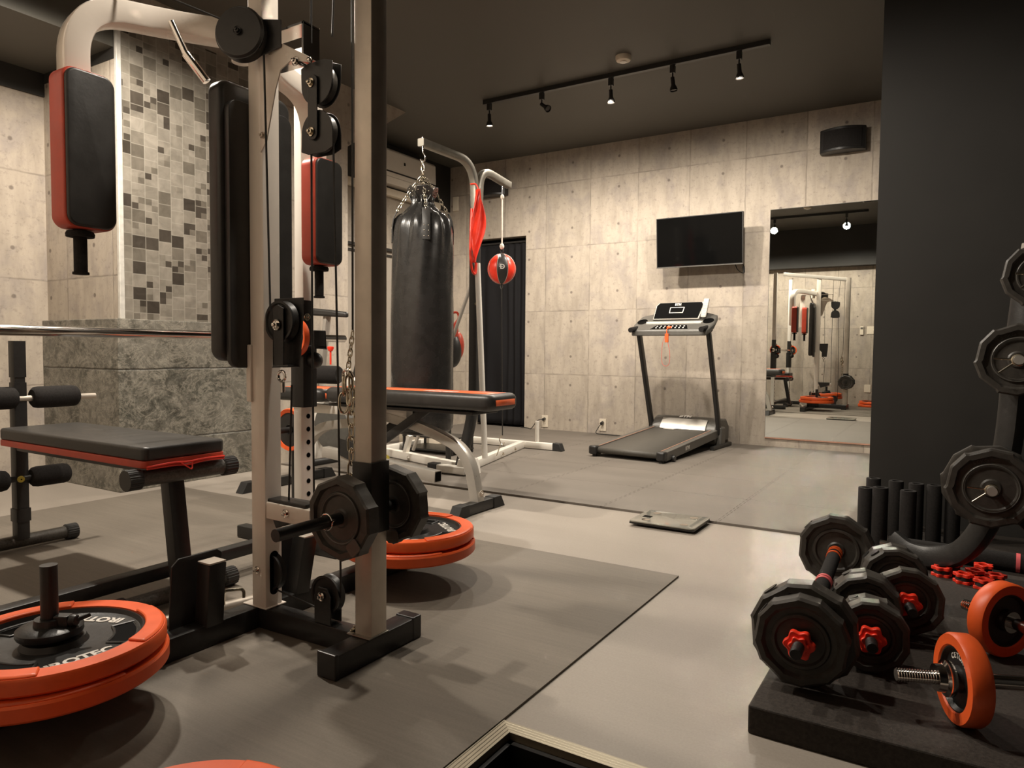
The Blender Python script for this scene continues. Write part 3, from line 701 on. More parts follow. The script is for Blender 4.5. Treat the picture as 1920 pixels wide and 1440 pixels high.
board([(-0.053, 0.060), (0.053, 0.060), (0.063, 0.100), (-0.049, 0.100)], 0.005, 0.0058).build('lcd', 'screen', t)
text('BTM', 'ink', t, 0.028, bd(0.01, 0.128, 0.0045), (1, 0, 0), (0, 0.30, 0.95), 'logo', 0.0008, bold=0.001)
tm_('safety_key', MB().box((-0.018, 0.715, zf(0, 0.72)), (0.018, 0.75, zf(0, 0.72)+0.022)), 'orange', bev=0.006)
k_ = MB().tube(bez([(0, 0.715, zf(0, 0.715)+0.01), (-0.004, 0.690, 0.965), (0, 0.686, 0.93)]), 0.004, 8).box((-0.014, 0.678, 0.865), (0.014, 0.692, 0.935))
tm_('safety_clip', k_, 'orange', bev=0.003)
tm_('safety_cord', MB().tube(bez([(-0.008, 0.684, 0.935), (-0.035, 0.684, 0.85), (-0.040, 0.684, 0.74), (-0.030, 0.684, 0.69), (0.0, 0.684, 0.675), (0.025, 0.684, 0.70), (0.028, 0.684, 0.78), (0.012, 0.684, 0.86), (0.006, 0.684, 0.90)]), 0.0014, 6), 'redc')
# remote leaning on the console
k = thing('remote_control', 'grey television remote leaning on the right side of the treadmill console', 'remote', (-1.985+0.27, 5.6, 1.05), False, math.radians(-4.2))
dirv = Vector((0.06, 0.30, 0.95)).normalized(); ux = Vector((1, 0, -0.06)).normalized(); nn = ux.cross(dirv)
base = Vector((0.01, 0.005, 0.02))
k.location = (-1.695, 5.618, 1.060)
MB().prism(rrect(0.045, 0.16, 0.008), base+dirv*0.08, ux, dirv, -0.016).build('body', 'silver', k, bev=0.003)
mb = MB()
for i in range(3):
    for j in range(9): mb.prism(rrect(0.008, 0.007, 0.002, 2), base+dirv*(0.02+j*0.014)+ux*(-0.013+i*0.013)-(-nn)*0.0005, ux, dirv, 0.002)
mb.build('buttons', 'ink', k)

# ================================================================ plates
def vinyl_plate(R, th, name, label, cat, grp=None, facets=12, rot=0.0, hub=0.013):
    """black many-sided plate, axis = local +Z, centred on its origin"""
    o = thing(name, label, cat, (0, 0, 0), False, 0, grp)
    def rf(th_, r):
        if r < R*0.80: return 1
        a = ((th_+rot) % (2*PI/facets))-PI/facets
        k = math.cos(PI/facets)/math.cos(a)
        st = 1.0 if int((th_+rot)/(2*PI/facets)) % 2 == 0 else 0.968
        return max(k, 0.955)*st*1.02
    h = th/2
    prof = [(hub, -h*0.6), (R*0.20, -h*0.62), (R*0.24, -h*0.45), (R*0.52, -h*0.45), (R*0.56, -h*0.7), (R*0.62, -h*0.7), (R*0.64, -h*0.5), (R*0.76, -h*0.55), (R*0.82, -h), (R*0.95, -h), (R, -h*0.8),
            (R, h*0.8), (R*0.95, h), (R*0.82, h), (R*0.76, h*0.55), (R*0.64, h*0.5), (R*0.62, h*0.7), (R*0.56, h*0.7), (R*0.52, h*0.45), (R*0.24, h*0.45), (R*0.20, h*0.62), (hub, h*0.6)]
    body = MB().lathe(prof, n=96, rf=rf, closed=True).build('plate_body', 'vinylp', o, ang=28)
    for s in (-1, 1): MB().lathe([(R*0.585, s*h*0.70), (R*0.60, s*(h*0.70+0.0012)), (R*0.615, s*h*0.70)], n=48).build('raised_ring', 'greyp', o)
    return o
def orient(o, p, ax, roll=0.0):
    ax = Vector(ax).normalized(); q = Vector((0, 0, 1)).rotation_difference(ax)
    o.rotation_euler = (q.to_matrix() @ Matrix.Rotation(roll, 3, 'Z')).to_euler(); o.location = p; return o

def big_plate(R, th, label, roll, grp=None):
    """orange-rimmed disc, axis +Z, bottom at z=0"""
    o = thing('weight_plate', label, 'weight plate', (0, 0, 0), False, 0, grp)
    rim = MB().lathe([(R*0.80, 0.004), (R*0.97, 0.0), (R, 0.006), (R, th*0.78), (R*0.985, th*0.9), (R*0.80, th*0.9)], n=96, closed=True).build('rubber_rim', 'orange', o, ang=35)
    # raised arcs on the rim
    for a0 in (0.25, 0.25+2*PI/3, 0.25+4*PI/3):
        mb = MB(); vs = []; n = 22; a1 = a0+1.12
        for i in range(n+1):
            a = a0+(a1-a0)*i/n; c, s = math.cos(a), math.sin(a)
            for r, z in ((R*0.80, th*0.88), (R*0.80, th*1.03), (R*0.965, th*1.03), (R*0.985, th*0.88)): vs.append((r*c, r*s, z))
        fs = []
        for i in range(n): fs += [(i*4+k, i*4+(k+1) % 4, (i+1)*4+(k+1) % 4, (i+1)*4+k) for k in range(4)]
        fs += [(3, 2, 1, 0), tuple(n*4+k for k in range(4))]
        mb.add(vs, fs).build('raised_arc', 'orange', o, bev=0.003, ang=30)
    # cast disc with three kidney grip openings
    vs = []; 
    d = MB().lathe([(0.026, 0.006), (R*0.81, 0.006), (R*0.81, th*0.80), (R*0.775, th*0.86), (R*0.755, th*0.62), (R*0.70, th*0.52), (R*0.30, th*0.52), (R*0.27, th*0.80), (0.026, th*0.80)], n=96, closed=True)
    disc = d.build('cast_disc', 'bmetal', o, ang=35)
    for k in range(3):
        a = 0.25+1.12/2+k*2*PI/3+PI/3*0
        mb = MB(); P = []
        for i in range(17):
            b = a-0.42+0.84*i/16; P.append((R*0.735*math.cos(b), R*0.735*math.sin(b)))
        for i in range(17):
            b = a+0.42-0.84*i/16; P.append((R*0.52*math.cos(b), R*0.52*math.sin(b)))
        MB().prism(P, (0, 0, th*0.525), (1, 0, 0), (0, 1, 0), 0.001).build('grip_recess', 'screen', disc)
        ring = [Vector((x, y, th*0.54)) for x, y in P]
        MB().tube(ring, 0.0035, 8, closed=True).build('recess_lip', 'bmetal', disc)
    MB().lathe([(0.026, th*0.80), (0.030, th*0.84), (0.040, th*0.84), (0.044, th*0.80)], n=40).build('hub_ring', 'bmetal', disc)
    # lettering
    for k, word in enumerate(('IROTEC', '20KG', 'IROTEC')):
        a = 0.25+1.12/2+PI/3+k*2*PI/3
        ux = (-math.sin(a), math.cos(a), 0); uy = (-math.cos(a), -math.sin(a), 0)
        text(word, 'ink', o, R*(0.17 if len(word) > 4 else 0.24), (R*0.60*math.cos(a), R*0.60*math.sin(a), th*0.525), ux, uy, 'lettering', 0.003, bold=0.0015)
    o.rotation_euler = (0, 0, roll)
    return o
def stack(x, y, z0, rolls, labels, radii=(0.225, 0.213)):
    z = z0; out = []
    for i, (ro, lab) in enumerate(zip(rolls, labels)):
        p = big_plate(radii[i], 0.040, lab, ro); p.location = (x+(0.004 if i else 0), y+(0.006 if i else 0), z); z += 0.0435; out.append(p)
    return out
stack(-1.585, 0.735, 0.115, (0.9, 0.15), ('lower of two orange-rimmed weight plates on the peg at the left edge', 'upper of two orange-rimmed weight plates on the peg at the left edge'))
stack(-1.556, 1.862, 0.115, (0.35, 1.2), ('lower orange-rimmed weight plate on the far peg behind the steel post', 'upper orange-rimmed weight plate on the far peg behind the steel post'))
stack(-0.935, 0.580, 0.007, (0.1, 0.6), ('lower orange-rimmed weight plate flat on the mat at the bottom edge', 'upper orange-rimmed weight plate at the bottom edge, only its rim showing'))

for (x, y, z, lab, ro) in ((-1.585, 0.735, 0.199, 'black locking collar with side lever round the peg of the left plate stack', 0.5),):
    o = thing('lock_collar', lab, 'collar', (x, y, z), False, ro)
    MB().lathe([(0.0172, 0.0), (0.060, 0.0), (0.062, 0.004), (0.062, 0.014), (0.056, 0.018), (0.030, 0.020), (0.028, 0.034), (0.0172, 0.034)], n=48, closed=True).build('flange', 'bmetal', o, ang=35)
    MB().cbox((0.030, 0, 0.030), (0.030, 0.024, 0.022)).lathe([(0.0001, 0), (0.011, 0), (0.013, 0.006), (0.011, 0.016), (0.0001, 0.016)], (0.044, 0, 0.030), (1, 0, 0), 12).cyl((0.055, 0, 0.03), (0.075, 0.02, 0.036), 0.005, 10).build('lever', 'bmetal', o, bev=0.002)
tag(MB().cyl((-1.905, 1.02, 0.0235), (-1.765, 1.60, 0.0235), 0.016, 24).build('steel_tube', 'steel', None), 'plain grey steel tube lying on the mat beside the long base beam', 'tube')
# ================================================================ weight machine
PX, PY = -1.64, 1.335     # white post
SX = -1.252               # steel post
g = thing('weight_machine', 'white and steel cable machine with red pads standing on the dark mat', 'gym machine', (PX, PY, 0.006))
def gm(name, mb, mat, **k): return mb.build(name, mat, g, **k)
gm('base_beam', MB().rect([(-1.675, 0.42, 0.037), (-1.675, 2.25, 0.037)], 0.06, 0.06, (1, 0, 0), 0.004), 'bmetal', label='long base beam under the plate pegs')
gm('base_beam', MB().rect([(-1.645, PY, 0.036), (-1.285, PY+0.01, 0.036)], 0.05, 0.06, (0, 1, 0), 0.004), 'bmetal')
gm('base_beam', MB().rect([(SX, 1.20, 0.036), (SX, 1.50, 0.036)], 0.06, 0.06, (1, 0, 0), 0.004), 'bmetal', label='short foot beam of the steel post')
gm('end_cap', MB().cbox((SX, 1.195, 0.038), (0.063, 0.012, 0.063)), 'plastic', bev=0.003, smooth=False)
gm('end_cap', MB().cbox((SX, 1.495, 0.038), (0.063, 0.035, 0.063)), 'plastic', bev=0.003, smooth=False)
gm('foot_plate', MB().box((-1.705, PY-0.033, 0.067), (-1.606, PY+0.040, 0.071)), 'white', bev=0.002, smooth=False)
gm('foot_plate', MB().box((SX-0.048, PY-0.030, 0.066), (SX+0.032, PY+0.045, 0.070)), 'rawsteel', bev=0.002, smooth=False)
gm('white_post', MB().rect([(PX, PY, 0.07), (PX, PY, 1.87)], 0.058, 0.058, (1, 0, 0), 0.004), 'white')
gm('steel_post', MB().rect([(SX, PY+0.01, 0.068), (SX, PY+0.01, 1.87)], 0.058, 0.058, (1, 0, 0), 0.004), 'steel')
gm('top_beam', MB().rect([(SX, PY+0.01, 1.845), (-2.13, PY+0.01, 1.965)], 0.05, 0.05, (0, 1, 0), 0.004), 'silver')
gm('lower_arm', MB().rect([(PX+0.02, PY, 0.348), (-1.44, PY, 0.345)], 0.05, 0.048, (0, 1, 0), 0.004), 'white')
gm('post_bolt', MB().bolt((-1.530, PY-0.026, 0.35), (0, -1, 0), 0.008), 'chrome')
gm('post_bolt', MB().bolt((PX-0.004, PY-0.030, 0.175), (0, -1, 0), 0.007), 'chrome')
gm('post_bolt', MB().bolt((-1.69, 0.99, 0.036), (0, -1, 0), 0.0005), 'bmetal')
gm('post_bolt', MB().bolt((SX-0.038, PY-0.010, 0.070), (0, 0, 1), 0.008), 'zinc')
gm('post_bolt', MB().bolt((-1.645+0.0, 1.02, 0.036), (1, 0, 0), 0.009), 'bmetal')
# foot stubs of the bench attachment on the base beam, with their gusset plates
for s, yy in ((-1, 1.155), (1, 1.475)):
    st = gm('foot_stub', MB().rect([(-1.665, yy-0.01*s, 0.065), (-1.65, yy+0.01, 0.232)], 0.052, 0.052, (1, 0, 0), 0.003), 'bmetal')
    sub(st, g)
    MB().prism([(-0.085, 0), (0.055, 0), (0.075, 0.17), (0.06, 0.182), (-0.055, 0.182), (-0.075, 0.165)], (-1.702, yy, 0.066), (0, 1, 0), (0, 0, 1), 0.006).build('gusset_plate', 'bmetal', st, bev=0.002, smooth=False)
    MB().cbox((-1.650, yy+0.01, 0.234), (0.05, 0.05, 0.004)).build('bright_cap', 'steel', st, smooth=False)
# plate pegs at both ends of the beam
for x, yy, h in ((-1.585, 0.735, 0.345), (-1.556, 1.862, 0.30)):
    gm('plate_peg', MB().cyl((x, yy, 0.11), (x, yy, h), 0.0165, 24), 'bmetal')
    gm('peg_arm', MB().rect([(-1.675, yy, 0.085), (x+0.03, yy, 0.085)], 0.05, 0.05, (0, 1, 0), 0.004), 'bmetal')
# collar nuts lying on the top plates
def pulley(name, c, ax, R, w, parent, col='plastic'):
    ax = Vector(ax).normalized()
    o = MB().lathe([(0.006, -w/2), (R*0.3, -w/2), (R*0.34, -w*0.32), (R*0.82, -w*0.32), (R*0.88, -w/2), (R, -w/2), (R*0.90, 0), (R, w/2), (R*0.88, w/2), (R*0.82, w*0.32), (R*0.34, w*0.32), (R*0.3, w/2), (0.006, w/2)], c, ax, 48, closed=True).build(name, col, parent, ang=35)
    if 'w0' in parent: sub(o, parent)
    return o
cp = lambda a, b: tuple(x+y for x, y in zip(a, b))
# low pulley on the base and the wheel running inside the post
lp = (-1.402, PY+0.005, 0.142)
w_ = pulley('low_pulley', lp, (0, 1, 0), 0.052, 0.024, g)
MB().bolt((lp[0], lp[1]-0.024, lp[2]), (0, -1, 0), 0.008).build('axle_bolt', 'chrome', w_)
gm('pulley_bracket', MB().prism([(-0.030, -0.075), (0.030, -0.075), (0.030, 0), (0.015, 0.022), (-0.015, 0.022), (-0.030, 0)], (lp[0], lp[1]-0.017, lp[2]), (1, 0, 0), (0, 0, 1), 0.004).prism([(-0.030, -0.075), (0.030, -0.075), (0.030, 0), (0.015, 0.022), (-0.015, 0.022), (-0.030, 0)], (lp[0], lp[1]+0.021, lp[2]), (1, 0, 0), (0, 0, 1), 0.004), 'bmetal', bev=0.001, smooth=False)
gm('post_slot', MB().prism(rrect(0.030, 0.125, 0.015), (PX+0.0296, PY, 0.165), (0, 1, 0), (0, 0, 1), 0.0008), 'screen')
pulley('post_wheel', (PX+0.010, PY+0.005, 0.165), (0.0, 1, 0), 0.054, 0.022, g)
def cable(pts, name='cable', r=0.0028, parent=None): return MB().tube(pts, r, 8).build(name, 'rubber', parent or g)
cable([(PX+0.045, PY-0.002, 0.118), (lp[0]-0.02, PY+0.003, 0.095)], 'low_cable', 0.0024)
cable([(lp[0]+0.050, PY+0.003, 0.142), (-1.357, PY, 0.70), (-1.372, PY, 1.33)])
cable([(-1.533, PY, 0.70), (-1.548, PY, 0.37)], 'low_cable')
cable([(-1.570, 1.28, 1.575), (-1.552, 1.28, 0.90)], 'high_cable')
cable([(-1.453, PY, 1.43), (-1.452, PY, 0.75), (-1.448, PY, 0.36)], 'high_cable')
cable([(-1.452, PY, 1.60), (-1.450, PY, 1.85)], 'high_cable'); cable([(-1.375, PY, 1.60), (-1.36, PY, 1.85)], 'high_cable')
cable([(-1.300, PY-0.005, 1.84), (-1.300, PY-0.005, 0.845)], 'weight_cable')
# floating double pulley
def dshell(c, up, R, w, name):
    m = MB(); P = []
    for i in range(19):
        a = -0.25*PI+1.15*PI*i/18; P.append((R*1.1*math.cos(a), R*1.12*math.sin(a)))
    P = [(R*1.15, -R*0.2)]+[(R*1.12*math.cos(a), R*1.12*math.sin(a)) for a in [0.05*PI+0.9*PI*k/14 for k in range(15)]]+[(-R*1.15, -R*0.9), (-R*0.6, -R*1.1), (R*0.6, -R*1.1), (R*1.15, -R*0.9)]
    P = [(x, y*up) for x, y in P]
    if up < 0: P = P[::-1]
    for dy in (-w/2-0.002, w/2): m.prism(P, (c[0], c[1]+dy, c[2]), (1, 0, 0), (0, 0, 1), -0.002)
    o = gm(name, m, 'plastic', bev=0.001, ang=30); return sub(o, g)
dp1, dp2 = (-1.416, PY, 1.487), (-1.416, PY, 1.362)
for c, up in ((dp1, -1), (dp2, 1)):
    q = dshell(c, up, 0.050, 0.028, 'pulley_shell')
    wl = pulley('wheel', c, (0, 1, 0), 0.049, 0.022, q)
    MB().bolt((c[0]-0.012, c[1]-0.024, c[2]), (0, -1, 0), 0.008).build('axle_bolt', 'zinc', q)
gm('link_strap', MB().prism(rrect(0.034, 0.165, 0.015), (dp1[0]-0.008, PY-0.020, 1.424), (1, 0, 0), (0, 0, 1), 0.003), 'bmetal', bev=0.001)
# mid pulley with its shell and eye
mp = (-1.556, PY-0.01, 0.864)
q = gm('pulley_shell', MB().prism([(-0.072, 0.075), (0.06, 0.075), (0.055, -0.02), (0.045, -0.115), (-0.02, -0.115), (-0.024, -0.05), (-0.055, -0.01)], (mp[0], mp[1]+0.018, mp[2]), (1, 0, 0), (0, 0, 1), -0.004).prism([(-0.020, 0.045), (0.0, 0.055), (0.022, 0.045), (0.022, -0.115), (-0.02, -0.115)], (mp[0], mp[1]-0.018, mp[2]), (1, 0, 0), (0, 0, 1), -0.004).box((mp[0]-0.02, mp[1]-0.018, mp[2]-0.115), (mp[0]+0.04, mp[1]+0.018, mp[2]-0.108)), 'bmetal', bev=0.002, smooth=False)
sub(q, g)
pulley('wheel', (mp[0]-0.004, mp[1], mp[2]+0.010), (0, 1, 0), 0.056, 0.024, q)
MB().bolt((mp[0], mp[1]-0.022, mp[2]), (0, -1, 0), 0.010).build('axle_bolt', 'chrome', q)
MB().tube([Vector((mp[0], mp[1]-0.005, mp[2]-0.140))+Vector((0.014*math.cos(a), 0, 0.014*math.sin(a))) for a in [2*PI*k/16 for k in range(16)]], 0.004, 8, closed=True).cyl((mp[0]-0.002, mp[1], mp[2]-0.155), (mp[0]-0.002, mp[1], mp[2]-0.185), 0.006, 10).build('eye_bolt', 'chrome', q)
# top pulley beside the post
tp = (-1.618, PY-0.085, 1.627)
q = pulley('top_pulley', tp, (0.45, -1, 0), 0.068, 0.03, g)
MB().lathe([(0.0001, 0.0), (0.062, 0.0), (0.066, -0.006), (0.064, -0.012)], cp(tp, (0.009, -0.02, 0)), (0.45, -1, 0), 48).build('cover_disc', 'plastic', q)
MB().bolt(cp(tp, (0.011, -0.024, 0)), (0.45, -1, 0), 0.007).build('axle_bolt', 'bmetal', q)
gm('pulley_bracket', MB().prism([(-0.01, -0.06), (0.085, -0.035), (0.085, 0.035), (-0.01, 0.05)], cp(tp, (0.01, 0.028, 0)), (1, 0.25, 0), (0, 0, 1), 0.004), 'bmetal', bev=0.001, smooth=False)
# white gusset and clevis carrying the double pulley
gm('gusset_plate', MB().prism([(-1.590, 1.606), (-1.565, 1.612), (-1.525, 1.604), (-1.425, 1.550), (-1.419, 1.533), (-1.489, 1.553), (-1.53, 1.536), (-1.55, 1.49), (-1.588, 1.358), (-1.612, 1.331), (-1.612, 1.59)][::-1], (0, PY-0.031, 0), (1, 0, 0), (0, 0, 1), 0.004), 'white', bev=0.001, smooth=False)
gm('post_bolt', MB().bolt((-1.600, PY-0.036, 1.375), (0, -1, 0), 0.006), 'steel')
gm('post_bolt', MB().bolt((-1.567, PY-0.036, 1.590), (0, -1, 0), 0.006), 'steel')
cl = MB()
for a, b in (((-1.60, 1.560), (-1.450, 1.567)), ((-1.60, 1.640), (-1.450, 1.647)), ((-1.457, 1.560), (-1.450, 1.647))): cl.box((a[0], PY-0.028, a[1]), (b[0], PY+0.028, b[1]))
gm('clevis_frame', cl, 'chrome', bev=0.001, smooth=False)
gm('clevis_bolt', MB().cyl((-1.47, PY-0.036, 1.545), (-1.47, PY+0.036, 1.545), 0.006, 12).bolt((-1.47, PY-0.036, 1.545), (0, -1, 0), 0.008).ball((-1.425, PY-0.03, 1.542), 0.008, 12), 'chrome')
# butterfly arms: curved white tube, pad, grip
def pec_arm(yp, sg, xp, zt_, zb, name_label):
    top = zt_+0.02
    path = fillet([(xp-0.035, yp, zb+0.10), (xp-0.035, yp, 1.665), (xp+0.02, yp+sg*0.25, 1.695), (xp+0.20, PY-0.02*sg, 1.66)], 0.15, 12)
    a = gm('butterfly_arm', MB().rect(path, 0.070, 0.062, (1, 0, 0) if 0 else (1, -0.2*sg, 0), 0.008), 'white', label=name_label)
    sub(a, g)
    p = cushion(MB(), 0.128, zt_-zb, 0.066, 0.03, (xp-0.030, yp, (zt_+zb)/2), (0, 1, 0), (0, 0, 1), 0.006).build('pad_shell', 'red', a)
    cushion(MB(), 0.120, zt_-zb-0.008, 0.014, 0.027, (xp+0.030, yp+0.001, (zt_+zb)/2), (0, 1, 0), (0, 0, 1), 0.006).build('pad_face', 'leather', a, label='black padded face')
    MB().cyl((xp, yp-0.01, zb+0.03), (xp, yp-0.01, zb-0.105), 0.0155, 20).lathe([(0.0001, 0), (0.032, 0), (0.033, 0.008), (0.030, 0.014), (0.0001, 0.014)], (xp, yp-0.01, zb-0.018), (0, 0, 1), 24).lathe([(0.0001, 0), (0.019, 0), (0.019, 0.006), (0.0001, 0.006)], (xp, yp-0.01, zb-0.112), (0, 0, 1), 20).build('hand_grip', 'foamr', a, label='black foam hand grip')
    return a
A1 = pec_arm(0.975, 1, -1.885, 1.487, 1.095, 'near curved arm with its pad towards the camera')
A2 = pec_arm(1.775, -1, -1.885, 1.455, 1.09, 'far curved arm behind the post')
MB().cyl((-1.79, 1.160, 1.665), (-1.765, 1.185, 1.585), 0.009, 14).cyl((-1.765, 1.185, 1.585), (-1.73, 1.222, 1.518), 0.0115, 14).build('cable_hook', 'chrome', A1)
cable([(-1.90, 1.03, 1.735), (-1.76, 1.14, 1.71), (-1.66, 1.24, 1.665)], 'arm_cable', 0.0028)
MB().bolt((-1.90, 1.03, 1.728), (0, 0, 1), 0.006).build('cable_bolt', 'chrome', A1)
gm('arm_pivot', MB().cyl((-1.72, PY-0.01, 1.60), (-1.72, PY-0.01, 1.73), 0.026, 24).cbox((-1.685, PY, 1.66), (0.09, 0.05, 0.05)), 'white', bev=0.002)
# back pad
q = cushion(MB(), 0.245, 0.765, 0.055, 0.035, (-1.745, 1.352, 1.146), (0, 1, 0), (0, 0, 1), 0.015)
gm('back_pad', q, 'leather')
gm('pad_board', cushion(MB(), 0.215, 0.73, 0.02, 0.03, (-1.69, 1.352, 1.11), (0, 1, 0), (0, 0, 1), 0.003), 'leather')
gm('pad_bracket', MB().cbox((-1.667, PY, 0.73), (0.02, 0.075, 0.16)), 'white', bev=0.003, smooth=False)
gm('seat_bracket', MB().prism([(-0.02, 0.02), (0.14, 0.02), (0.14, -0.02), (0.02, -0.06)], (-1.60, PY+0.03, 0.36), (1, 0, 0), (0, 0, 1), 0.05), 'bmetal', bev=0.003, smooth=False)
# weight carriage on the steel post
gm('carriage_sleeve', MB().rect([(SX, PY+0.01, 0.335), (SX, PY+0.01, 0.515)], 0.068, 0.068, (1, 0, 0), 0.004), 'bmetal')
gm('weight_peg', MB().cyl((SX+0.008, 1.035, 0.390), (SX+0.008, 1.54, 0.390), 0.0145, 24), 'bmetal')
gm('peg_clip', MB().tube([Vector((SX+0.008, 1.185, 0.390))+Vector((0.019*math.cos(a), -0.0*a, 0.019*math.sin(a))) for a in [2*PI*k/16 for k in range(16)]], 0.0022, 8, closed=True).tube([(SX+0.026, 1.185, 0.392), (SX+0.07, 1.15, 0.41)], 0.003, 8), 'chrome')
# floor hook beside the post
gm('hook_ring', MB().tube(fillet([(-1.70, 1.235, 0.085), (-1.70, 1.235, 0.125), (-1.665, 1.275, 0.125), (-1.665, 1.275, 0.10)], 0.012), 0.0045, 8).tube(fillet([(-1.74, 1.19, 0.085), (-1.76, 1.16, 0.115), (-1.74, 1.15, 0.13), (-1.72, 1.19, 0.10)], 0.012), 0.005, 8, closed=True), 'zinc')
vinyl = vinyl_plate(0.103, 0.042, 'weight_plate', 'near black many-sided plate on the peg of the steel post', 'weight plate', None, 10, 0.2)
orient(vinyl, (SX+0.008, 1.240, 0.390), (0, 1, 0), 0.3)
mbx = MB().prism(rrect(0.034, 0.04, 0.008), (0.072, 0.042, -0.0225), (0.86, 0.5, 0), (-0.5, 0.86, 0), -0.003).build('grip_window', 'greyp', vinyl, bev=0.001)
v2 = copy_tree(vinyl); v2['label'] = 'far pair side of black plate on the peg behind the steel post'
v2['label'] = 'black many-sided plate behind the steel post, on the far end of the peg'
orient(v2, (SX+0.008, 1.430, 0.390), (0, 1, 0), 0.9); v2.scale = (1, 1, 1)
# chain hanging at the steel post
def link_ring(c, t, n, L, W, r):
    t, n = Vector(t).normalized(), Vector(n).normalized(); P = []
    for i in range(20):
        a = 2*PI*i/20; x = W*math.cos(a); y = L*math.sin(a)+(L*0.35 if math.sin(a) > 0 else -L*0.35)*min(1, abs(math.sin(a))*3)
        P.append(Vector(c)+n*x+t*y)
    return MB().tube(P, r, 8, closed=True)
def chain(pts, L, W, r, name, label, cat, mat='zinc', parent=None, alt=(1, 0.3, 0)):
    t = parent or thing(name, label, cat, tuple(pts[0]))
    P = [Vector(p) for p in pts]; acc = []; step = L*2.0
    seg = []
    for a, b in zip(P, P[1:]):
        n = max(1, round((b-a).length/step))
        for i in range(n): seg.append((a.lerp(b, (i+0.5)/n), (b-a).normalized()))
    for i, (c, d) in enumerate(seg):
        n = Vector(alt) if i % 2 else d.cross(Vector(alt)); n = (n-d*n.dot(d)).normalized()
        link_ring(c, d, n, L, W, r).build('chain_link', mat, t)
    return t
CY = 1.33
ct = chain([(-1.300, CY, 0.845), (-1.318, CY, 0.735)], 0.0085, 0.0055, 0.0018, 'hanging_chain', 'slim steel chain hanging beside the steel post', 'chain')
chain([(-1.322, CY-0.010, 0.730), (-1.322, CY-0.010, 0.640)], 0.0195, 0.011, 0.0035, '', '', '', parent=ct, alt=(1, 0.8, 0))
chain([(-1.302, CY-0.012, 0.728), (-1.302, CY-0.012, 0.660)], 0.0165, 0.010, 0.0032, '', '', '', parent=ct, alt=(1, -0.3, 0))
chain([(-1.306, CY, 0.735), (-1.305, CY, 0.44)], 0.016, 0.0095, 0.003, '', '', '', parent=ct)
MB().tube(fillet([(-1.325, CY-0.01, 0.722), (-1.322, CY-0.012, 0.745), (-1.300, CY-0.012, 0.748), (-1.298, CY, 0.728)], 0.01), 0.0038, 8).build('carabiner', 'chrome', ct)

# ================================================================ bench with foam rollers (left)
BX = 1.325
b = thing('roller_bench', 'black bench with red edging and foam leg rollers at the left', 'weight bench', (-2.45, BX, 0.006))
def bn(name, mb, mat, **k): return mb.build(name, mat, b, **k)
cushion(MB(), 0.90, 0.272, 0.040, 0.022, (-2.468, BX+0.0, 0.460), (1, 0, 0), (0, 1, 0), 0.012)
se = bn('seat_pad', cushion(MB(), 0.905, 0.275, 0.042, 0.020, (-2.446, BX, 0.464), (1, 0, 0), (0, 1, 0), 0.010), 'leather')
bn('seat_edging', cushion(MB(), 0.905, 0.276, 0.022, 0.020, (-2.446, BX, 0.443), (1, 0, 0), (0, 1, 0), 0.003), 'red')
def cross_tube(x, y0, y1, z, r=0.0245, par=None):
    o = MB().cyl((x, y0, z), (x, y1, z), r, 24).build('cross_tube', 'hammer', b); sub(o, b)
    for y, s in ((y0, -1), (y1, 1)):
        def rf(th, rr): return 1.0 if rr < r else (1.0+0.05*(math.cos(th*22) > 0))
        MB().lathe([(0.0001, 0.0), (r*1.05, 0.0), (r*1.22, 0.004), (r*1.22, 0.045), (0.0001, 0.045)], (x, y-s*0.020, z), (0, s, 0), 88, rf=rf).build('ribbed_cap', 'plastic', o, ang=25)
    return o
cross_tube(-2.020, BX-0.155, BX+0.16, 0.412)
cross_tube(-2.03, BX-0.20, BX+0.165, 0.0375)
cross_tube(-3.075, BX-0.18, BX+0.185, 0.0375)
bn('front_leg', MB().rect([(-2.075, BX, 0.40), (-2.010, BX-0.01, 0.045)], 0.055, 0.045, (0, 1, 0), 0.004), 'bmetal')
up = bn('rear_upright', MB().rect([(-3.062, BX, 0.05), (-3.062, BX, 0.66)], 0.045, 0.045, (1, 0, 0), 0.004), 'bmetal')
bn('adjusting_tube', MB().rect([(-3.062, BX, 0.65), (-3.062, BX, 0.80)], 0.038, 0.038, (1, 0, 0), 0.003).rect([(-3.062, BX, 0.68), (-3.062, BX, 0.82)], 0.044, 0.044, (1, 0, 0), 0.003), 'bmetal')
bn('leg_sleeve', MB().rect([(-3.062, BX, 0.12), (-3.062, BX, 0.17)], 0.052, 0.052, (1, 0, 0), 0.003), 'bmetal')
bn('under_rail', MB().rect([(-3.062, BX, 0.415), (-2.03, BX, 0.415)], 0.04, 0.035, (0, 1, 0), 0.003), 'bmetal')
def roller(x, z, y0, y1, r):
    return bn('foam_roller', MB().lathe([(0.011, 0.0), (r*0.72, 0), (r*0.93, 0.008), (r, 0.022), (r, (y1-y0)-0.022), (r*0.93, (y1-y0)-0.008), (r*0.72, y1-y0), (0.011, y1-y0)], (x, y0, z), (0, 1, 0), 32), 'foamr')
bn('roller_bar', MB().cyl((-3.045, 1.10, 0.600), (-3.045, 1.606, 0.595), 0.0115, 16), 'steel')
roller(-3.045, 0.600, 1.365, 1.535, 0.043); roller(-3.045, 0.602, 1.14, 1.31, 0.043)
bn('roller_bar', MB().cyl((-3.045, 1.10, 0.288), (-3.045, 1.49, 0.288), 0.0115, 16), 'bmetal')
roller(-3.045, 0.288, 1.355, 1.495, 0.040); roller(-3.045, 0.288, 1.12, 1.275, 0.040)
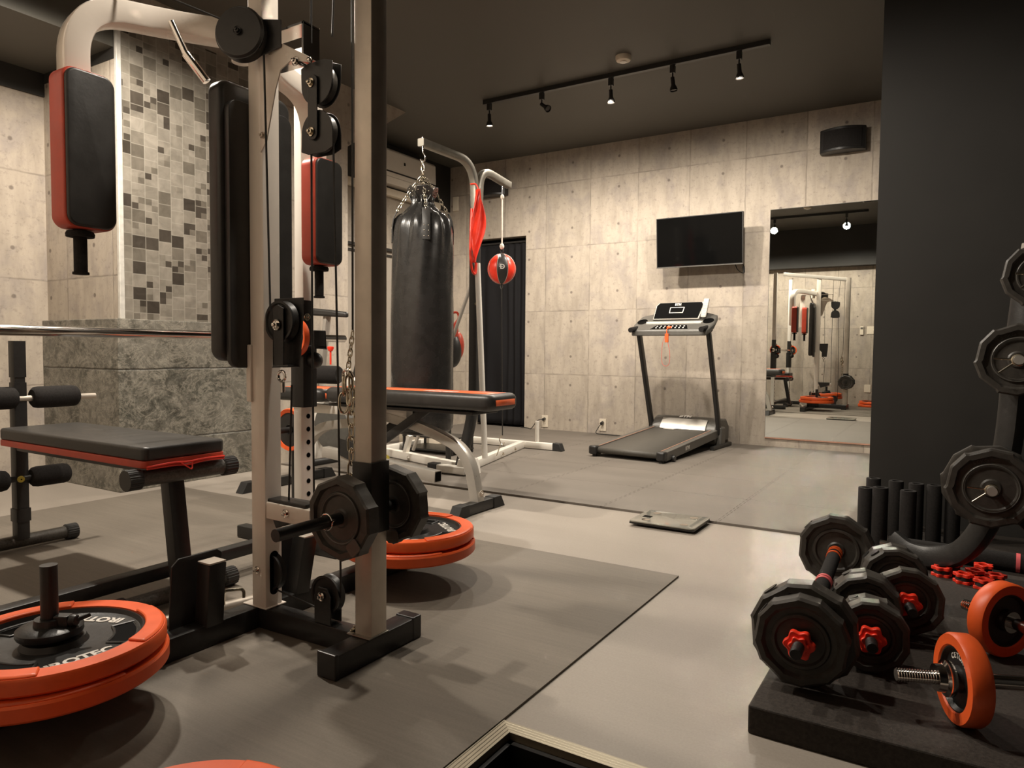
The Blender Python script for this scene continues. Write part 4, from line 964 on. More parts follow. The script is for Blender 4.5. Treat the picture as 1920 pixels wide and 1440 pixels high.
bn('pull_pin', MB().lathe([(0.003, 0), (0.011, 0.0), (0.013, 0.008), (0.011, 0.016), (0.003, 0.016)], (-3.036, BX-0.01, 0.288), (1, -0.2, 0), 16), 'yellow', label='brass-coloured ring pin')
tag(MB().tube(bez([(-1.991, BX-0.13, 0.448), (-1.987, BX-0.05, 0.452), (-1.987, BX, 0.449), (-1.987, BX+0.06, 0.452), (-1.992, BX+0.13, 0.450)]), 0.0035, 8).tube(bez([(-1.992, BX-0.13, 0.442), (-1.988, BX-0.05, 0.444), (-1.986, BX, 0.441), (-1.987, BX+0.06, 0.446), (-1.993, BX+0.13, 0.443)]), 0.003, 8).tube(bez([(-1.984, BX-0.03, 0.452), (-1.979, BX-0.01, 0.436), (-1.978, BX+0.005, 0.428), (-1.982, BX+0.01, 0.447)]), 0.0022, 6).build('elastic_cord', 'redc', None), 'red elastic cord tied round the front end of the roller bench', 'cord')

# ================================================================ barbell rack with barbell
r_ = thing('barbell_rack', 'white perforated rack uprights with black sleeves carrying the barbell', 'rack', (-2.13, 1.34, 0.006))
for yy in (0.79, 1.915):
    s_ = 1 if yy > 1.3 else -1
    up = MB().rect([(-2.13, yy, 0.06), (-2.13, yy, 0.70)], 0.044, 0.068, (1, 0, 0), 0.004).build('upright', 'white2', r_); sub(up, r_)
    for k in range(9):
        z = 0.135+k*0.0505
        MB().lathe([(0.0001, 0.0), (0.0095, 0.0), (0.0095, 0.0012)], (-2.1078, yy-0.0, z), (1, 0, 0), 16).build('pin_hole', 'screen', up)
    sl = MB().rect([(-2.13, yy, 0.62), (-2.13, yy, 0.985)], 0.05, 0.05, (1, 0, 0), 0.003).rect([(-2.13, yy, 0.575), (-2.13, yy, 0.80)], 0.070, 0.070, (1, 0, 0), 0.004).build('sleeve', 'bmetal', r_)
    MB().rect([(-2.13, yy, 0.98), (-2.13, yy, 1.93)], 0.048, 0.048, (1, 0, 0), 0.004).build('upper_tube', 'white2', r_)
    MB().box((-2.16, yy-0.03, 0.80), (-2.04, yy+0.03, 0.812)).box((-2.052, yy-0.03, 0.80), (-2.04, yy+0.03, 0.87)).build('bar_hook', 'bmetal', r_, bev=0.003, smooth=False)
    MB().ball((-2.085, yy+0.012, 0.755), 0.032, 20, 1, 1, 1).cyl((-2.10, yy, 0.755), (-2.06, yy, 0.755), 0.01).build('knob', 'plastic', r_)
    MB().bolt((-2.10, yy-0.01, 0.92), (1, 0, 0), 0.010).build('clamp_bolt', 'zinc', r_)
    MB().rect([(-2.52, yy+0.01, 0.0325), (-1.95, yy+0.01, 0.0325)], 0.05, 0.05, (0, 1, 0), 0.004).build('foot_beam', 'bmetal', r_)
MB().rect([(-2.13, 0.79, 0.083), (-2.13, 1.915, 0.083)], 0.05, 0.04, (1, 0, 0), 0.004).build('cross_beam', 'bmetal', r_)
BZ = 0.842
bb = thing('barbell', 'chrome barbell resting on the white rack behind the roller bench', 'barbell', (-2.12, 1.34, BZ))
MB().cyl((-2.12, 0.50, BZ), (-2.12, 2.12, BZ), 0.0142, 28).build('shaft', 'chrome', bb)
for s, y in ((-1, 0.70), (1, 1.985)):
    MB().cyl((-2.12, y, BZ), (-2.12, y+s*0.135, BZ), 0.0145, 24).lathe([(0.014, 0), (0.024, 0), (0.024, 0.012), (0.014, 0.012)], (-2.12, y, BZ), (0, s, 0), 28).build('sleeve', 'chrome', bb)
for y, lab in ((1.845, 'orange-rimmed plate on the barbell beside the far rack upright'), (0.60, 'orange-rimmed plate on the near end of the barbell, seen only in the mirror')):
    p = big_plate(0.074, 0.028, lab, 0); orient(p, (-2.12, y, BZ), (0, 1, 0), 0.4)
p = big_plate(0.10, 0.035, 'orange-rimmed plate stored low behind the white machine post', 0); orient(p, (-2.62, 2.26, 0.42), (0, 1, 0), 0.4)
o = thing('plate_stand', 'black plate stand low behind the white machine post', 'stand', (-2.62, 2.3, 0))
MB().rect([(-2.62, 2.32, 0.031), (-2.62, 2.32, 0.46)], 0.05, 0.05, (1, 0, 0)).build('post', 'bmetal', o)
MB().cyl((-2.62, 2.20, 0.42), (-2.62, 2.34, 0.42), 0.014).build('peg', 'bmetal', o)
MB().box((-2.80, 2.27, 0.0065), (-2.44, 2.37, 0.03)).build('foot', 'bmetal', o, bev=0.003, smooth=False)

# ================================================================ adjustable bench (orange stripe)
ob = thing('adjustable_bench', 'padded bench with orange centre stripe and curved silver legs', 'weight bench', (-2.5, 2.88, 0))
def bo(name, mb, mat, **k): return mb.build(name, mat, ob, **k)
def pad(x0, x1, yc, w, z0, th, name, stripe):
    vs = []; fs = []; n = 26; prof = []
    base = cushion(MB(), x1-x0, w, th, 0.055, ((x0+x1)/2, yc, z0), (1, 0, 0), (0, 1, 0), 0.028)
    o = bo(name, base, 'leather'); sub(o, ob)
    if stripe:
        m = MB(); pts = []
        for t_ in range(21):
            x = x0+0.03+(x1-x0-0.03)*t_/20; e = min(1, (x1-x)/0.028); z = z0+th-0.028*(1-math.sqrt(max(0, 1-(1-e)**2))) if e < 1 else z0+th
            pts.append((x, z))
        vs = []
        for x, z in pts: vs += [(x, yc-0.085, z+0.0012), (x, yc+0.085, z+0.0012)]
        vs += [(x1+0.0012, yc-0.085, z0+th-0.055), (x1+0.0012, yc+0.085, z0+th-0.055)]
        k = len(vs)//2
        s = m.add(vs, [(2*i, 2*i+2, 2*i+3, 2*i+1) for i in range(k-1)]).build('orange_stripe', 'orangel', o, ang=60)
        so = s.modifiers.new('thick', 'SOLIDIFY'); so.thickness = 0.0008
    return o
p1 = pad(-2.90, -1.805, 2.87, 0.27, 0.512, 0.080, 'back_pad', True)
text('IROTEC', 'ink', p1, 0.055, (-2.15, 2.812, 0.5945), (1, 0, 0), (0, 1, 0), 'lettering', 0.0008, bold=0.004)
pad(-3.30, -2.93, 2.87, 0.27, 0.505, 0.075, 'seat_pad', True)
bo('pad_board', MB().box((-2.88, 2.76, 0.490), (-1.92, 2.98, 0.505)), 'bmetal', bev=0.003, smooth=False)
bo('curved_leg', MB().rect(fillet([(-2.62, 2.87, 0.455), (-2.30, 2.87, 0.40), (-2.02, 2.87, 0.30), (-1.965, 2.87, 0.05)], 0.16, 12), 0.055, 0.05, (0, 1, 0), 0.004), 'silver')
bo('rear_leg', MB().rect(fillet([(-2.62, 2.87, 0.42), (-3.10, 2.87, 0.35), (-3.28, 2.87, 0.05)], 0.14, 10), 0.055, 0.05, (0, 1, 0), 0.004), 'silver')
def foot(x, y0, y1):
    z = 0.0
    bo('foot_bar', MB().rect([(x, y0+0.05, 0.030), (x, y1-0.05, 0.030)], 0.05, 0.05, (1, 0, 0), 0.003), 'silver' if 0 else 'bmetal')
    for y, s in ((y0, 1), (y1, -1)):
        bo('foot_cap', MB().prism([(0, 0), (0.10, 0), (0.10, 0.058), (0.035, 0.058)], (x-0.029, y, 0.0), (0, s, 0), (0, 0, 1), -0.058*-s*-1*-1), 'rubber', bev=0.002, smooth=False)
foot(-1.965, 2.665, 3.08); foot(-3.30, 2.50, 3.20)
bo('foot_bolt', MB().bolt((-1.938, 2.865, 0.095), (1, -0.1, 0), 0.011), 'steel')
bo('leg_tube', MB().rect([(-2.86, 2.72, 0.245), (-2.08, 2.70, 0.19)], 0.05, 0.055, (0, 1, 0), 0.003), 'silver')
bo('tube_mouth', MB().cbox((-2.0785, 2.70, 0.1898), (0.003, 0.042, 0.046)), 'screen', smooth=False)
bo('adjusting_strut', MB().rect([(-2.25, 2.83, 0.50), (-2.62, 2.83, 0.27)], 0.02, 0.045, (0, 1, 0), 0.003), 'bmetal')
bo('adjusting_strut', MB().rect([(-2.38, 2.92, 0.50), (-2.70, 2.92, 0.30)], 0.02, 0.045, (0, 1, 0), 0.003), 'bmetal')
bo('hinge_plate', MB().prism([(0, 0), (0.16, 0), (0.20, -0.10), (0.06, -0.16)], (-2.75, 2.80, 0.50), (1, 0, 0), (0, 0, 1), 0.005), 'silver', bev=0.001, smooth=False)
bo('frame_rail', MB().rect([(-3.25, 2.87, 0.46), (-2.4, 2.87, 0.46)], 0.05, 0.05, (0, 1, 0), 0.003), 'white2')
bo('side_plate', MB().prism([(0, 0), (0.17, -0.03), (0.17, -0.14), (0, -0.09)], (-2.72, 2.69, 0.33), (1, 0, 0), (0, 0, 1), 0.004), 'bmetal', smooth=False)

# ================================================================ punching bag and its stand
BGX = -2.655
z0f = 0.0115
st = thing('bag_stand', 'white-based stand with two curved steel arms holding the punching bag and punch ball', 'bag stand', (BGX, 3.83, z0f))
def bs(name, mb, mat, **k): return mb.build(name, mat, st, **k)
bs('upright', MB().rect(fillet([(BGX+0.015, 3.66, 0.05), (BGX, 3.80, 0.34), (BGX, 3.83, 0.5), (BGX, 3.83, 1.80)], 0.25, 8), 0.06, 0.05, (1, 0, 0), 0.006), 'bmetal')
a1 = bs('bag_arm', MB().rect(fillet([(BGX, 3.83, 1.66), (BGX, 3.81, 2.01), (BGX, 3.27, 2.005)], 0.17, 14), 0.045, 0.045, (1, 0, 0), 0.006), 'rawsteel', label='long bare steel arm')
a2 = bs('ball_arm', MB().rect(fillet([(BGX, 3.86, 1.60), (BGX, 3.88, 1.99), (BGX, 4.24, 1.95)], 0.13, 14), 0.045, 0.045, (1, 0, 0), 0.006), 'rawsteel', label='short bare steel arm')
bs('clamp_bolt', MB().bolt((BGX+0.03, 3.80, 1.66), (1, -0.3, 0), 0.008).bolt((BGX+0.03, 3.80, 1.10), (1, -0.3, 0), 0.006), 'zinc')
for z in (1.02, 0.93): bs('clamp_bolt', MB().bolt((BGX+0.03, 3.83, z), (1, -0.3, 0), 0.007), 'zinc')
bs('brace', MB().cyl((BGX+0.04, 3.80, 1.36), (BGX+0.11, 3.80, 0.10), 0.019, 20), 'white2', label='white slanting brace')
bs('rear_strut', MB().cyl((BGX-0.01, 3.86, 1.32), (-3.35, 4.05, 0.06), 0.012, 14), 'silver')
bs('floor_beam', MB().rect([(BGX+0.03, 3.66, z0f+0.03), (-2.93, 4.90, z0f+0.03)], 0.05, 0.055, (1, 0.2, 0), 0.004), 'white2')
bs('floor_beam', MB().rect([(-3.95, 4.93, z0f+0.03), (-2.64, 4.93, z0f+0.03)], 0.055, 0.05, (0, 1, 0), 0.004), 'white2')
bs('floor_beam', MB().rect([(BGX, 3.72, z0f+0.03), (-3.62, 3.99, z0f+0.03)], 0.05, 0.055, (0, 1, 0), 0.004), 'white2')
bs('floor_beam', MB().rect([(-3.62, 3.97, z0f+0.03), (-3.70, 4.90, z0f+0.03)], 0.05, 0.055, (1, 0, 0), 0.004), 'white2')
bs('front_foot', MB().rect([(-2.78, 3.615, z0f+0.03), (-2.56, 3.615, z0f+0.03)], 0.055, 0.05, (0, 1, 0), 0.006).prism([(-0.06, 0.0), (0.06, 0), (0.05, 0.05), (0.035, 0.10), (-0.04, 0.10)], (BGX+0.07, 3.61, z0f), (1, 0, 0), (0, 0, 1), -0.12), 'white2', bev=0.006)
bs('rubber_cap', MB().cbox((-2.815, 3.615, z0f+0.03), (0.07, 0.062, 0.06)), 'rubber', bev=0.006)
bs('rubber_cap', MB().prism([(0, 0), (0.085, 0), (0.06, 0.06), (0, 0.062)], (-2.645, 4.96, z0f-0.0), (1, 0, 0), (0, 0, 1), 0.06), 'rubber', bev=0.004)
bs('weight_pin', MB().cyl((-2.80, 4.93, z0f+0.05), (-2.80, 4.93, 0.235), 0.0165, 20), 'white2')
bs('weight_pin', MB().cyl((-3.62, 4.0, z0f+0.05), (-3.62, 4.0, 0.235), 0.0165, 20), 'white2')
bs('hook_bracket', MB().rect([(-3.30, 3.90, 0.05), (-3.22, 3.86, 0.20)], 0.04, 0.03, (0, 1, 0), 0.003).bolt((-3.22, 3.84, 0.04), (0.3, -1, 0), 0.008), 'white2')
for y in (4.35, 4.62): bs('beam_bolt', MB().bolt((-2.655-(y-3.66)*0.226+0.055, y, z0f+0.035), (1, 0.2, 0), 0.008), 'zinc')
# bag
BC = (BGX+0.005, 3.285)
pb = thing('punching_bag', 'tall black leather punching bag hanging by chains behind the orange-striped bench', 'punching bag', (BC[0], BC[1], 0.30))
R_ = 0.183; nseg = 72; prof = []
lv = [(0.30, 0.02), (0.302, 0.10), (0.312, 0.155), (0.34, 0.178), (0.40, R_)] + [(0.40+1.08*i/26, R_) for i in range(1, 27)] + [(1.52, 0.178), (1.555, 0.165), (1.585, 0.135), (1.61, 0.095), (1.635, 0.070), (1.66, 0.060), (1.69, 0.065), (1.70, 0.02)]
vs = []; fs = []
for j, (z, r) in enumerate(lv):
    for i in range(nseg):
        a = 2*PI*i/nseg
        w_ = max(0.0, (z-1.05)/0.5)**1.6 if z > 1.05 else 0
        w_ = min(w_, 1.2)
        k = 1+w_*(0.05*math.sin(a*9+z*3)+0.045*math.sin(a*14-z*9))+0.012*noise.noise(Vector((math.cos(a)*2, math.sin(a)*2, z*2.5)))*2
        taper = 1.0-0.06*max(0, (z-0.9)/0.7)
        if z > 1.59: k = 1+0.16*math.sin(a*11)
        vs.append((BC[0]+r*taper*k*math.cos(a), BC[1]+r*taper*k*math.sin(a), z))
for j in range(len(lv)-1):
    for i in range(nseg): fs.append((j*nseg+i, j*nseg+(i+1) % nseg, (j+1)*nseg+(i+1) % nseg, (j+1)*nseg+i))
fs += [tuple(range(nseg-1, -1, -1)), tuple((len(lv)-1)*nseg+i for i in range(nseg))]
body = MB().add(vs, fs).build('bag_body', 'bagl', pb, ang=180); sub(body, pb)
for k in range(4):
    a = -2.35+k*PI/2; ca, sa = math.cos(a), math.sin(a); q = MB()
    P = [(BC[0]+rr*ca, BC[1]+rr*sa, z) for rr, z in ((0.178, 1.42), (0.178, 1.50), (0.170, 1.555), (0.150, 1.60))]
    q.rect(P, 0.045, 0.006, (-sa, ca, 0), 0.002)
    s_ = q.build('corner_strap', 'leather', body)
    for zz in (1.44, 1.47, 1.50):
        for d in (-0.012, 0.012): MB().ball((BC[0]+0.180*ca-sa*d, BC[1]+0.180*sa+ca*d, zz), 0.0035, 8).build('rivet', 'zinc', body)
    chain([(BC[0]+0.152*ca, BC[1]+0.152*sa, 1.595), (BC[0]+0.075*ca, BC[1]+0.075*sa, 1.72), (BC[0], BC[1], 1.82)], 0.0125, 0.008, 0.0024, '', '', '', 'zinc', pb)
for k in range(5):   # floppy laced collar at the top
    a = 0.4+k*1.26; c = (BC[0]+0.06*math.cos(a), BC[1]+0.06*math.sin(a), 1.70)
    fl = MB().prism([(-0.05, -0.05), (0.05, -0.05), (0.055, 0.03), (0.02, 0.055), (-0.04, 0.045)], c, (-math.sin(a), math.cos(a), 0), (0.45*math.cos(a), 0.45*math.sin(a), 0.85), 0.005).build('top_flap', 'bagl', pb, bev=0.002); sub(fl, pb)
    for u, v in ((-0.03, 0.02), (0.0, 0.035), (0.03, 0.015), (0.0, -0.01)):
        MB().ball((c[0]-math.sin(a)*u+0.45*math.cos(a)*v+0.006*math.cos(a), c[1]+math.cos(a)*u+0.45*math.sin(a)*v+0.006*math.sin(a), c[2]+0.85*v), 0.004, 8).build('eyelet', 'zinc', fl)
chain([(BC[0], BC[1], 1.815), (BC[0], BC[1]-0.002, 1.90)], 0.014, 0.009, 0.0032, '', '', '', 'zinc', pb)
MB().tube(bez([(BC[0], 3.283, 1.983), (BC[0]+0.002, 3.283, 1.95), (BC[0]+0.018, 3.283, 1.925), (BC[0]+0.014, 3.283, 1.90), (BC[0]-0.004, 3.283, 1.895), (BC[0]-0.016, 3.283, 1.91)]), 0.0045, 10).cyl((BC[0], 3.283, 1.96), (BC[0], 3.283, 2.035), 0.006, 10).build('hanging_hook', 'chrome', pb)
# double end ball
BLX, BLY, BLZ, BR = BGX, 4.155, 1.362, 0.098
bl_ = thing('punch_ball', 'red and black double-end punch ball on a white cord before the dark curtain', 'punch ball', (BLX, BLY, BLZ))
view = math.atan2(-BLY, -BLX)   # the black panel faces the room
for k in range(8):
    a0 = view-PI/8+0.06+k*PI/4; mb = MB(); vs = []; n, m = 8, 20
    for j in range(m+1):
        ph = PI*j/m
        for i in range(n+1):
            a = a0+PI/4*i/n; rr = BR*(1-0.02*abs(2*i/n-1)**6); vs.append((BLX+rr*math.sin(ph)*math.cos(a), BLY+rr*math.sin(ph)*math.sin(a), BLZ-BR*1.06*math.cos(ph)))
    fs = [(j*(n+1)+i, j*(n+1)+i+1, (j+1)*(n+1)+i+1, (j+1)*(n+1)+i) for j in range(m) for i in range(n)]
    blk = k in (0, 4); mb.add(vs, fs).build('ball_panel', 'leather' if blk else 'redp', bl_, ang=180, label='black panel' if blk else 'red panel')
    MB().tube([(BLX+BR*1.003*math.sin(PI*j/20)*math.cos(a0), BLY+BR*1.003*math.sin(PI*j/20)*math.sin(a0), BLZ-BR*1.06*math.cos(PI*j/20)) for j in range(21)], 0.0018, 6).build('seam_piping', 'silver', bl_)
dx, dy = math.cos(view+0.05), math.sin(view+0.05)
text('D', 'ink', bl_, 0.045, (BLX+dx*(BR+0.001), BLY+dy*(BR+0.001), BLZ+0.005), (-dy, dx, 0), (0, 0, 1), 'logo', 0.001, bold=0.0012)
MB().prism([(-0.022, 0), (0.004, 0), (0.004, 0.004), (-0.022, 0.004)], (BLX+dx*(BR+0.0005), BLY+dy*(BR+0.0005), BLZ+0.004), (-dy, dx, 0), (0, 0, 1), 0.001).build('logo_bar', 'ink', bl_)
MB().tube(bez([(BLX, BLY, BLZ+0.10), (BLX+0.012, BLY, BLZ+0.125), (BLX, BLY, BLZ+0.145), (BLX-0.012, BLY, BLZ+0.125)], 6), 0.004, 8, closed=True).build('top_loop', 'leather', bl_)
MB().tube(bez([(BLX, BLY, BLZ-0.10), (BLX+0.010, BLY, BLZ-0.12), (BLX, BLY, BLZ-0.14), (BLX-0.010, BLY, BLZ-0.12)], 6), 0.004, 8, closed=True).build('bottom_loop', 'leather', bl_)
MB().cyl((BLX, BLY, BLZ+0.14), (BLX, BLY, 1.86), 0.0055, 12).ball((BLX, BLY, BLZ+0.155), 0.016, 14, 1, 1, 1.3).ball((BLX, BLY, 1.855), 0.013, 12, 1, 1, 1.4).build('upper_cord', 'rope', bl_)
MB().cyl((BLX, BLY, 1.86), (BLX, BLY, 1.94), 0.004, 10).build('hook', 'chrome', bl_)
MB().tube([(BLX, BLY, BLZ-0.135), (BLX-0.02, BLY+0.06, 0.20)], 0.0035, 8).build('lower_cord', 'plastic', bl_)
MB().tube(bez([(BLX-0.02, BLY+0.06, 0.20), (BLX-0.045, BLY+0.06, 0.17), (BLX-0.02, BLY+0.06, 0.13), (BLX-0.005, BLY+0.06, 0.15)]), 0.0035, 8).cyl((BLX-0.04, BLY+0.065, 0.13), (BLX-0.075, BLY+0.07, 0.05), 0.0035, 8).build('lower_hook', 'zinc', bl_)
# red sash hung on the upright
def cloth():
    mb = MB(); vs = []; n, m = 14, 30
    for j in range(m+1):
        t_ = j/m; z = 1.83-0.47*t_; w_ = 0.012+0.055*math.sin(PI*min(1, t_*1.05))**0.9
        for i in range(n+1):
            u = i/n*2-1; vs.append((BGX+0.052+0.012*math.sin(u*5+t_*6), 3.79+u*w_+0.02*math.sin(t_*4)-0.03*t_, z+0.004*u))
    fs = [(j*(n+1)+i, j*(n+1)+i+1, (j+1)*(n+1)+i+1, (j+1)*(n+1)+i) for j in range(m) for i in range(n)]
    mb.add(vs, fs); return mb
t = thing('red_sash', 'red cloth strap hanging on the upright of the bag stand', 'strap', (BGX+0.05, 3.79, 1.25))
c_ = cloth().build('folded_cloth', 'redp', t, ang=180); so = c_.modifiers.new('thick', 'SOLIDIFY'); so.thickness = 0.006
MB().tube(bez([(BGX+0.035, 3.74, 1.70), (BGX+0.04, 3.72, 1.45), (BGX+0.045, 3.73, 1.32), (BGX+0.05, 3.76, 1.29), (BGX+0.05, 3.77, 1.36)]), 0.008, 10).build('strap_end', 'redp', t)
MB().tube(bez([(BGX+0.052, 3.79, 1.83), (BGX+0.03, 3.79, 1.865), (BGX-0.01, 3.79, 1.87)]), 0.005, 8).build('tie_loop', 'redp', t)
# boxing glove hanging at the wall side
t = thing('boxing_glove', 'red and black boxing glove hanging half hidden to the right of the punching bag', 'boxing glove', (-2.93, 3.95, 0.72))
MB().ball((-2.93, 3.96, 0.80), 0.085, 24, 0.8, 0.75, 1.45).build('mitt', 'leather', t)
MB().ball((-2.90, 3.99, 0.83), 0.055, 20, 0.7, 0.8, 1.7).build('thumb', 'red', t)
MB().cyl((-2.93, 3.96, 0.89), (-2.93, 3.96, 0.98), 0.045, 20, 0.038).build('cuff', 'red', t)
MB().tube(bez([(-2.93, 3.97, 0.97), (-2.90, 3.99, 1.02), (-2.91, 3.98, 1.06), (-2.95, 3.96, 1.05)]), 0.008, 8).build('hanging_strap', 'red', t)
MB().rect([(-2.945, 3.94, 0.0125), (-2.945, 3.94, 1.08)], 0.03, 0.03, (1, 0, 0), 0.004).build('stand_post', 'bmetal', t)

# white cupboard and small things between the bag and the wall
t = thing('storage_box', 'small cream box on the floor behind the punching bag', 'box', (-3.75, 4.62, 0.0125))
MB().box((-3.92, 4.55, 0.0125), (-3.60, 4.85, 0.34)).build('box_body', 'cream', t, bev=0.008, smooth=False)
MB().box((-3.93, 4.54, 0.34), (-3.59, 4.86, 0.36)).build('lid', 'cream', t, bev=0.005, smooth=False)
t = thing('low_shelf', 'low black shelf on the floor behind the punching bag', 'shelf', (-3.4, 4.3, 0.0125))
for z in (0.035, 0.13): MB().box((-3.60, 4.22, z), (-3.12, 4.50, z+0.012)).build('shelf_board', 'bmetal', t, smooth=False)
for x in (-3.59, -3.13):
    for y in (4.23, 4.49): MB().box((x-0.008, y-0.008, 0.0125), (x+0.008, y+0.008, 0.142)).build('leg', 'bmetal', t, smooth=False)
t = thing('hand_weight', 'small black and yellow dumbbell on the floor behind the adjustable bench', 'dumbbell', (-3.35, 3.62, 0.0125))
for s in (-1, 1): MB().lathe([(0.0001, 0), (0.035, 0), (0.04, 0.02), (0.035, 0.05), (0.0001, 0.05)], (-3.35+s*0.06, 3.62, 0.0525), (s, 0.2, 0), 6).build('weight_head', 'rubber', t)
MB().cyl((-3.42, 3.606, 0.0525), (-3.28, 3.634, 0.0525), 0.014, 14).lathe([(0.0001, 0), (0.030, 0), (0.030, 0.002), (0.0001, 0.002)], (-3.24, 3.642, 0.0525), (1, 0.2, 0), 6).build('yellow_grip', 'yellow', t)

# exercise bike, mostly hidden behind the machine
bx = thing('exercise_bike', 'exercise bike with black saddle on a silver post, half hidden behind the weight machine', 'exercise bike', (-3.45, 3.33, 0))
def bk(name, mb, mat, **k): return mb.build(name, mat, bx, **k)
bk('saddle', MB().add(*(lambda: (lambda P: ([(x, y, z) for x, y, z in P], [(0,1,2,3),(3,2,5,4),(9,8,7,6),(10,11,8,9),(0,6,7,1),(1,7,8,2),(2,8,11,5),(5,11,10,4),(4,10,9,3),(3,9,6,0)]))([(-3.62, 3.22, 1.07), (-3.62, 3.38, 1.07), (-3.44, 3.345, 1.055), (-3.44, 3.255, 1.055), (-3.27, 3.285, 1.035), (-3.27, 3.315, 1.035), (-3.62, 3.22, 1.02), (-3.62, 3.38, 1.02), (-3.44, 3.345, 1.01), (-3.44, 3.255, 1.01), (-3.27, 3.285, 1.0), (-3.27, 3.315, 1.0)]))()), 'leather', bev=0.012, ang=60)
bk('seat_post', MB().rect([(-3.45, 3.30, 1.02), (-3.52, 3.30, 0.55)], 0.045, 0.03, (0, 1, 0), 0.005), 'silver')
bk('main_frame', MB().rect([(-3.52, 3.30, 0.62), (-3.56, 3.30, 0.08)], 0.06, 0.05, (0, 1, 0), 0.006).rect([(-3.54, 3.30, 0.30), (-3.20, 3.30, 0.62)], 0.06, 0.05, (0, 1, 0), 0.006), 'white2')
bk('seat_cushion', MB().lathe([(0.0001, 0), (0.05, 0), (0.058, 0.012), (0.058, 0.22), (0.05, 0.232), (0.0001, 0.232)], (-3.52, 3.20, 0.635), (0.85, 0.2, 0), 28), 'foamr')
bk('resistance_knob', MB().lathe([(0.0001, 0), (0.012, 0), (0.022, 0.02), (0.020, 0.03), (0.0001, 0.032)], (-3.36, 3.24, 0.785), (0, 0, 1), 18).cyl((-3.36, 3.24, 0.70), (-3.36, 3.24, 0.79), 0.006, 10), 'redp', label='red knob')
bk('flywheel_cover', MB().lathe([(0.0001, -0.04), (0.15, -0.04), (0.17, -0.02), (0.17, 0.02), (0.15, 0.04), (0.0001, 0.04)], (-3.38, 3.30, 0.30), (0, 1, 0), 40), 'greyp')
for x in (-3.62, -3.14): bk('floor_bar', MB().cyl((x, 3.25 if x > -3.3 else 3.22, 0.035), (x, 3.56, 0.035), 0.022, 18), 'bmetal')
bk('handlebar', MB().tube(fillet([(-3.22, 3.30, 0.60), (-3.16, 3.30, 0.80), (-3.20, 3.36, 0.82)], 0.03), 0.013, 12), 'bmetal')

# ================================================================ dumbbells on the platform
PZ = 0.061
def star_nut(x, s, par, local=True):
    m = MB(); P = []
    for i in range(72):
        a = 2*PI*i/72; P.append(((0.0295+0.0034*math.cos(6*a))*math.cos(a), (0.0295+0.0034*math.cos(6*a))*math.sin(a)))
    m.prism(P, (x, 0, 0), (0, 1, 0), (0, 0, 1), 0.017*s)
    m.prism([(p[0]*0.66, p[1]*0.66) for p in P], (x+0.017*s, 0, 0), (0, 1, 0), (0, 0, 1), 0.007*s)
    o = m.build('star_nut', 'redp', par, bev=0.002, ang=35, label='red star-shaped nut')
    MB().lathe([(0.0135, -0.003), (0.0235, -0.003), (0.0235, 0.002), (0.0135, 0.002)], (x, 0, 0), (s, 0, 0), 28, closed=True).build('rubber_ring', 'rubber', o)
    return o
def threads(m, x0, x1, r=0.0125, pitch=0.005, ax=1):
    n = int(abs(x1-x0)/pitch); pr = [(0.0001, 0)]
    for i in range(n):
        pr += [(r*0.86, i*pitch), (r, i*pitch+pitch*0.35), (r, i*pitch+pitch*0.65)]
    pr += [(r*0.86, n*pitch), (0.0001, n*pitch)]
    return m.lathe(pr, (x0, 0, 0), (1 if x1 > x0 else -1, 0, 0), 24)
def local_plate(par, x, R, th, facets=12, rot=0.0, logo=True, faceside=-1):
    """many-sided vinyl plate as part of a dumbbell, axis = local X"""
    def rf(t_, r):
        if r < R*0.80: return 1
        a = ((t_+rot) % (2*PI/facets))-PI/facets; k = math.cos(PI/facets)/math.cos(a)
        st_ = 1.0 if int((t_+rot)/(2*PI/facets)) % 2 == 0 else 0.972
        return max(k, 0.96)*st_*1.02
    h = th/2
    prof = [(0.0125, -h*0.6), (R*0.20, -h*0.62), (R*0.24, -h*0.45), (R*0.50, -h*0.45), (R*0.54, -h*0.72), (R*0.60, -h*0.72), (R*0.63, -h*0.5), (R*0.74, -h*0.55), (R*0.82, -h), (R*0.94, -h), (R, -h*0.78),
            (R, h*0.78), (R*0.94, h), (R*0.82, h), (R*0.74, h*0.55), (R*0.63, h*0.5), (R*0.60, h*0.72), (R*0.54, h*0.72), (R*0.50, h*0.45), (R*0.24, h*0.45), (R*0.20, h*0.62), (0.0125, h*0.6)]
    o = MB().lathe(prof, (x, 0, 0), (1, 0, 0), 96, rf=rf, closed=True).build('vinyl_plate', 'vinylp', par, ang=28)
    a = rot+0.5
    MB().prism(rrect(R*0.30, th*0.5, th*0.2), (x, R*0.985*math.cos(a), R*0.985*math.sin(a)), (0, -math.sin(a), math.cos(a)), (1, 0, 0), 0.002).build('rim_recess', 'plastic', o)
    return o
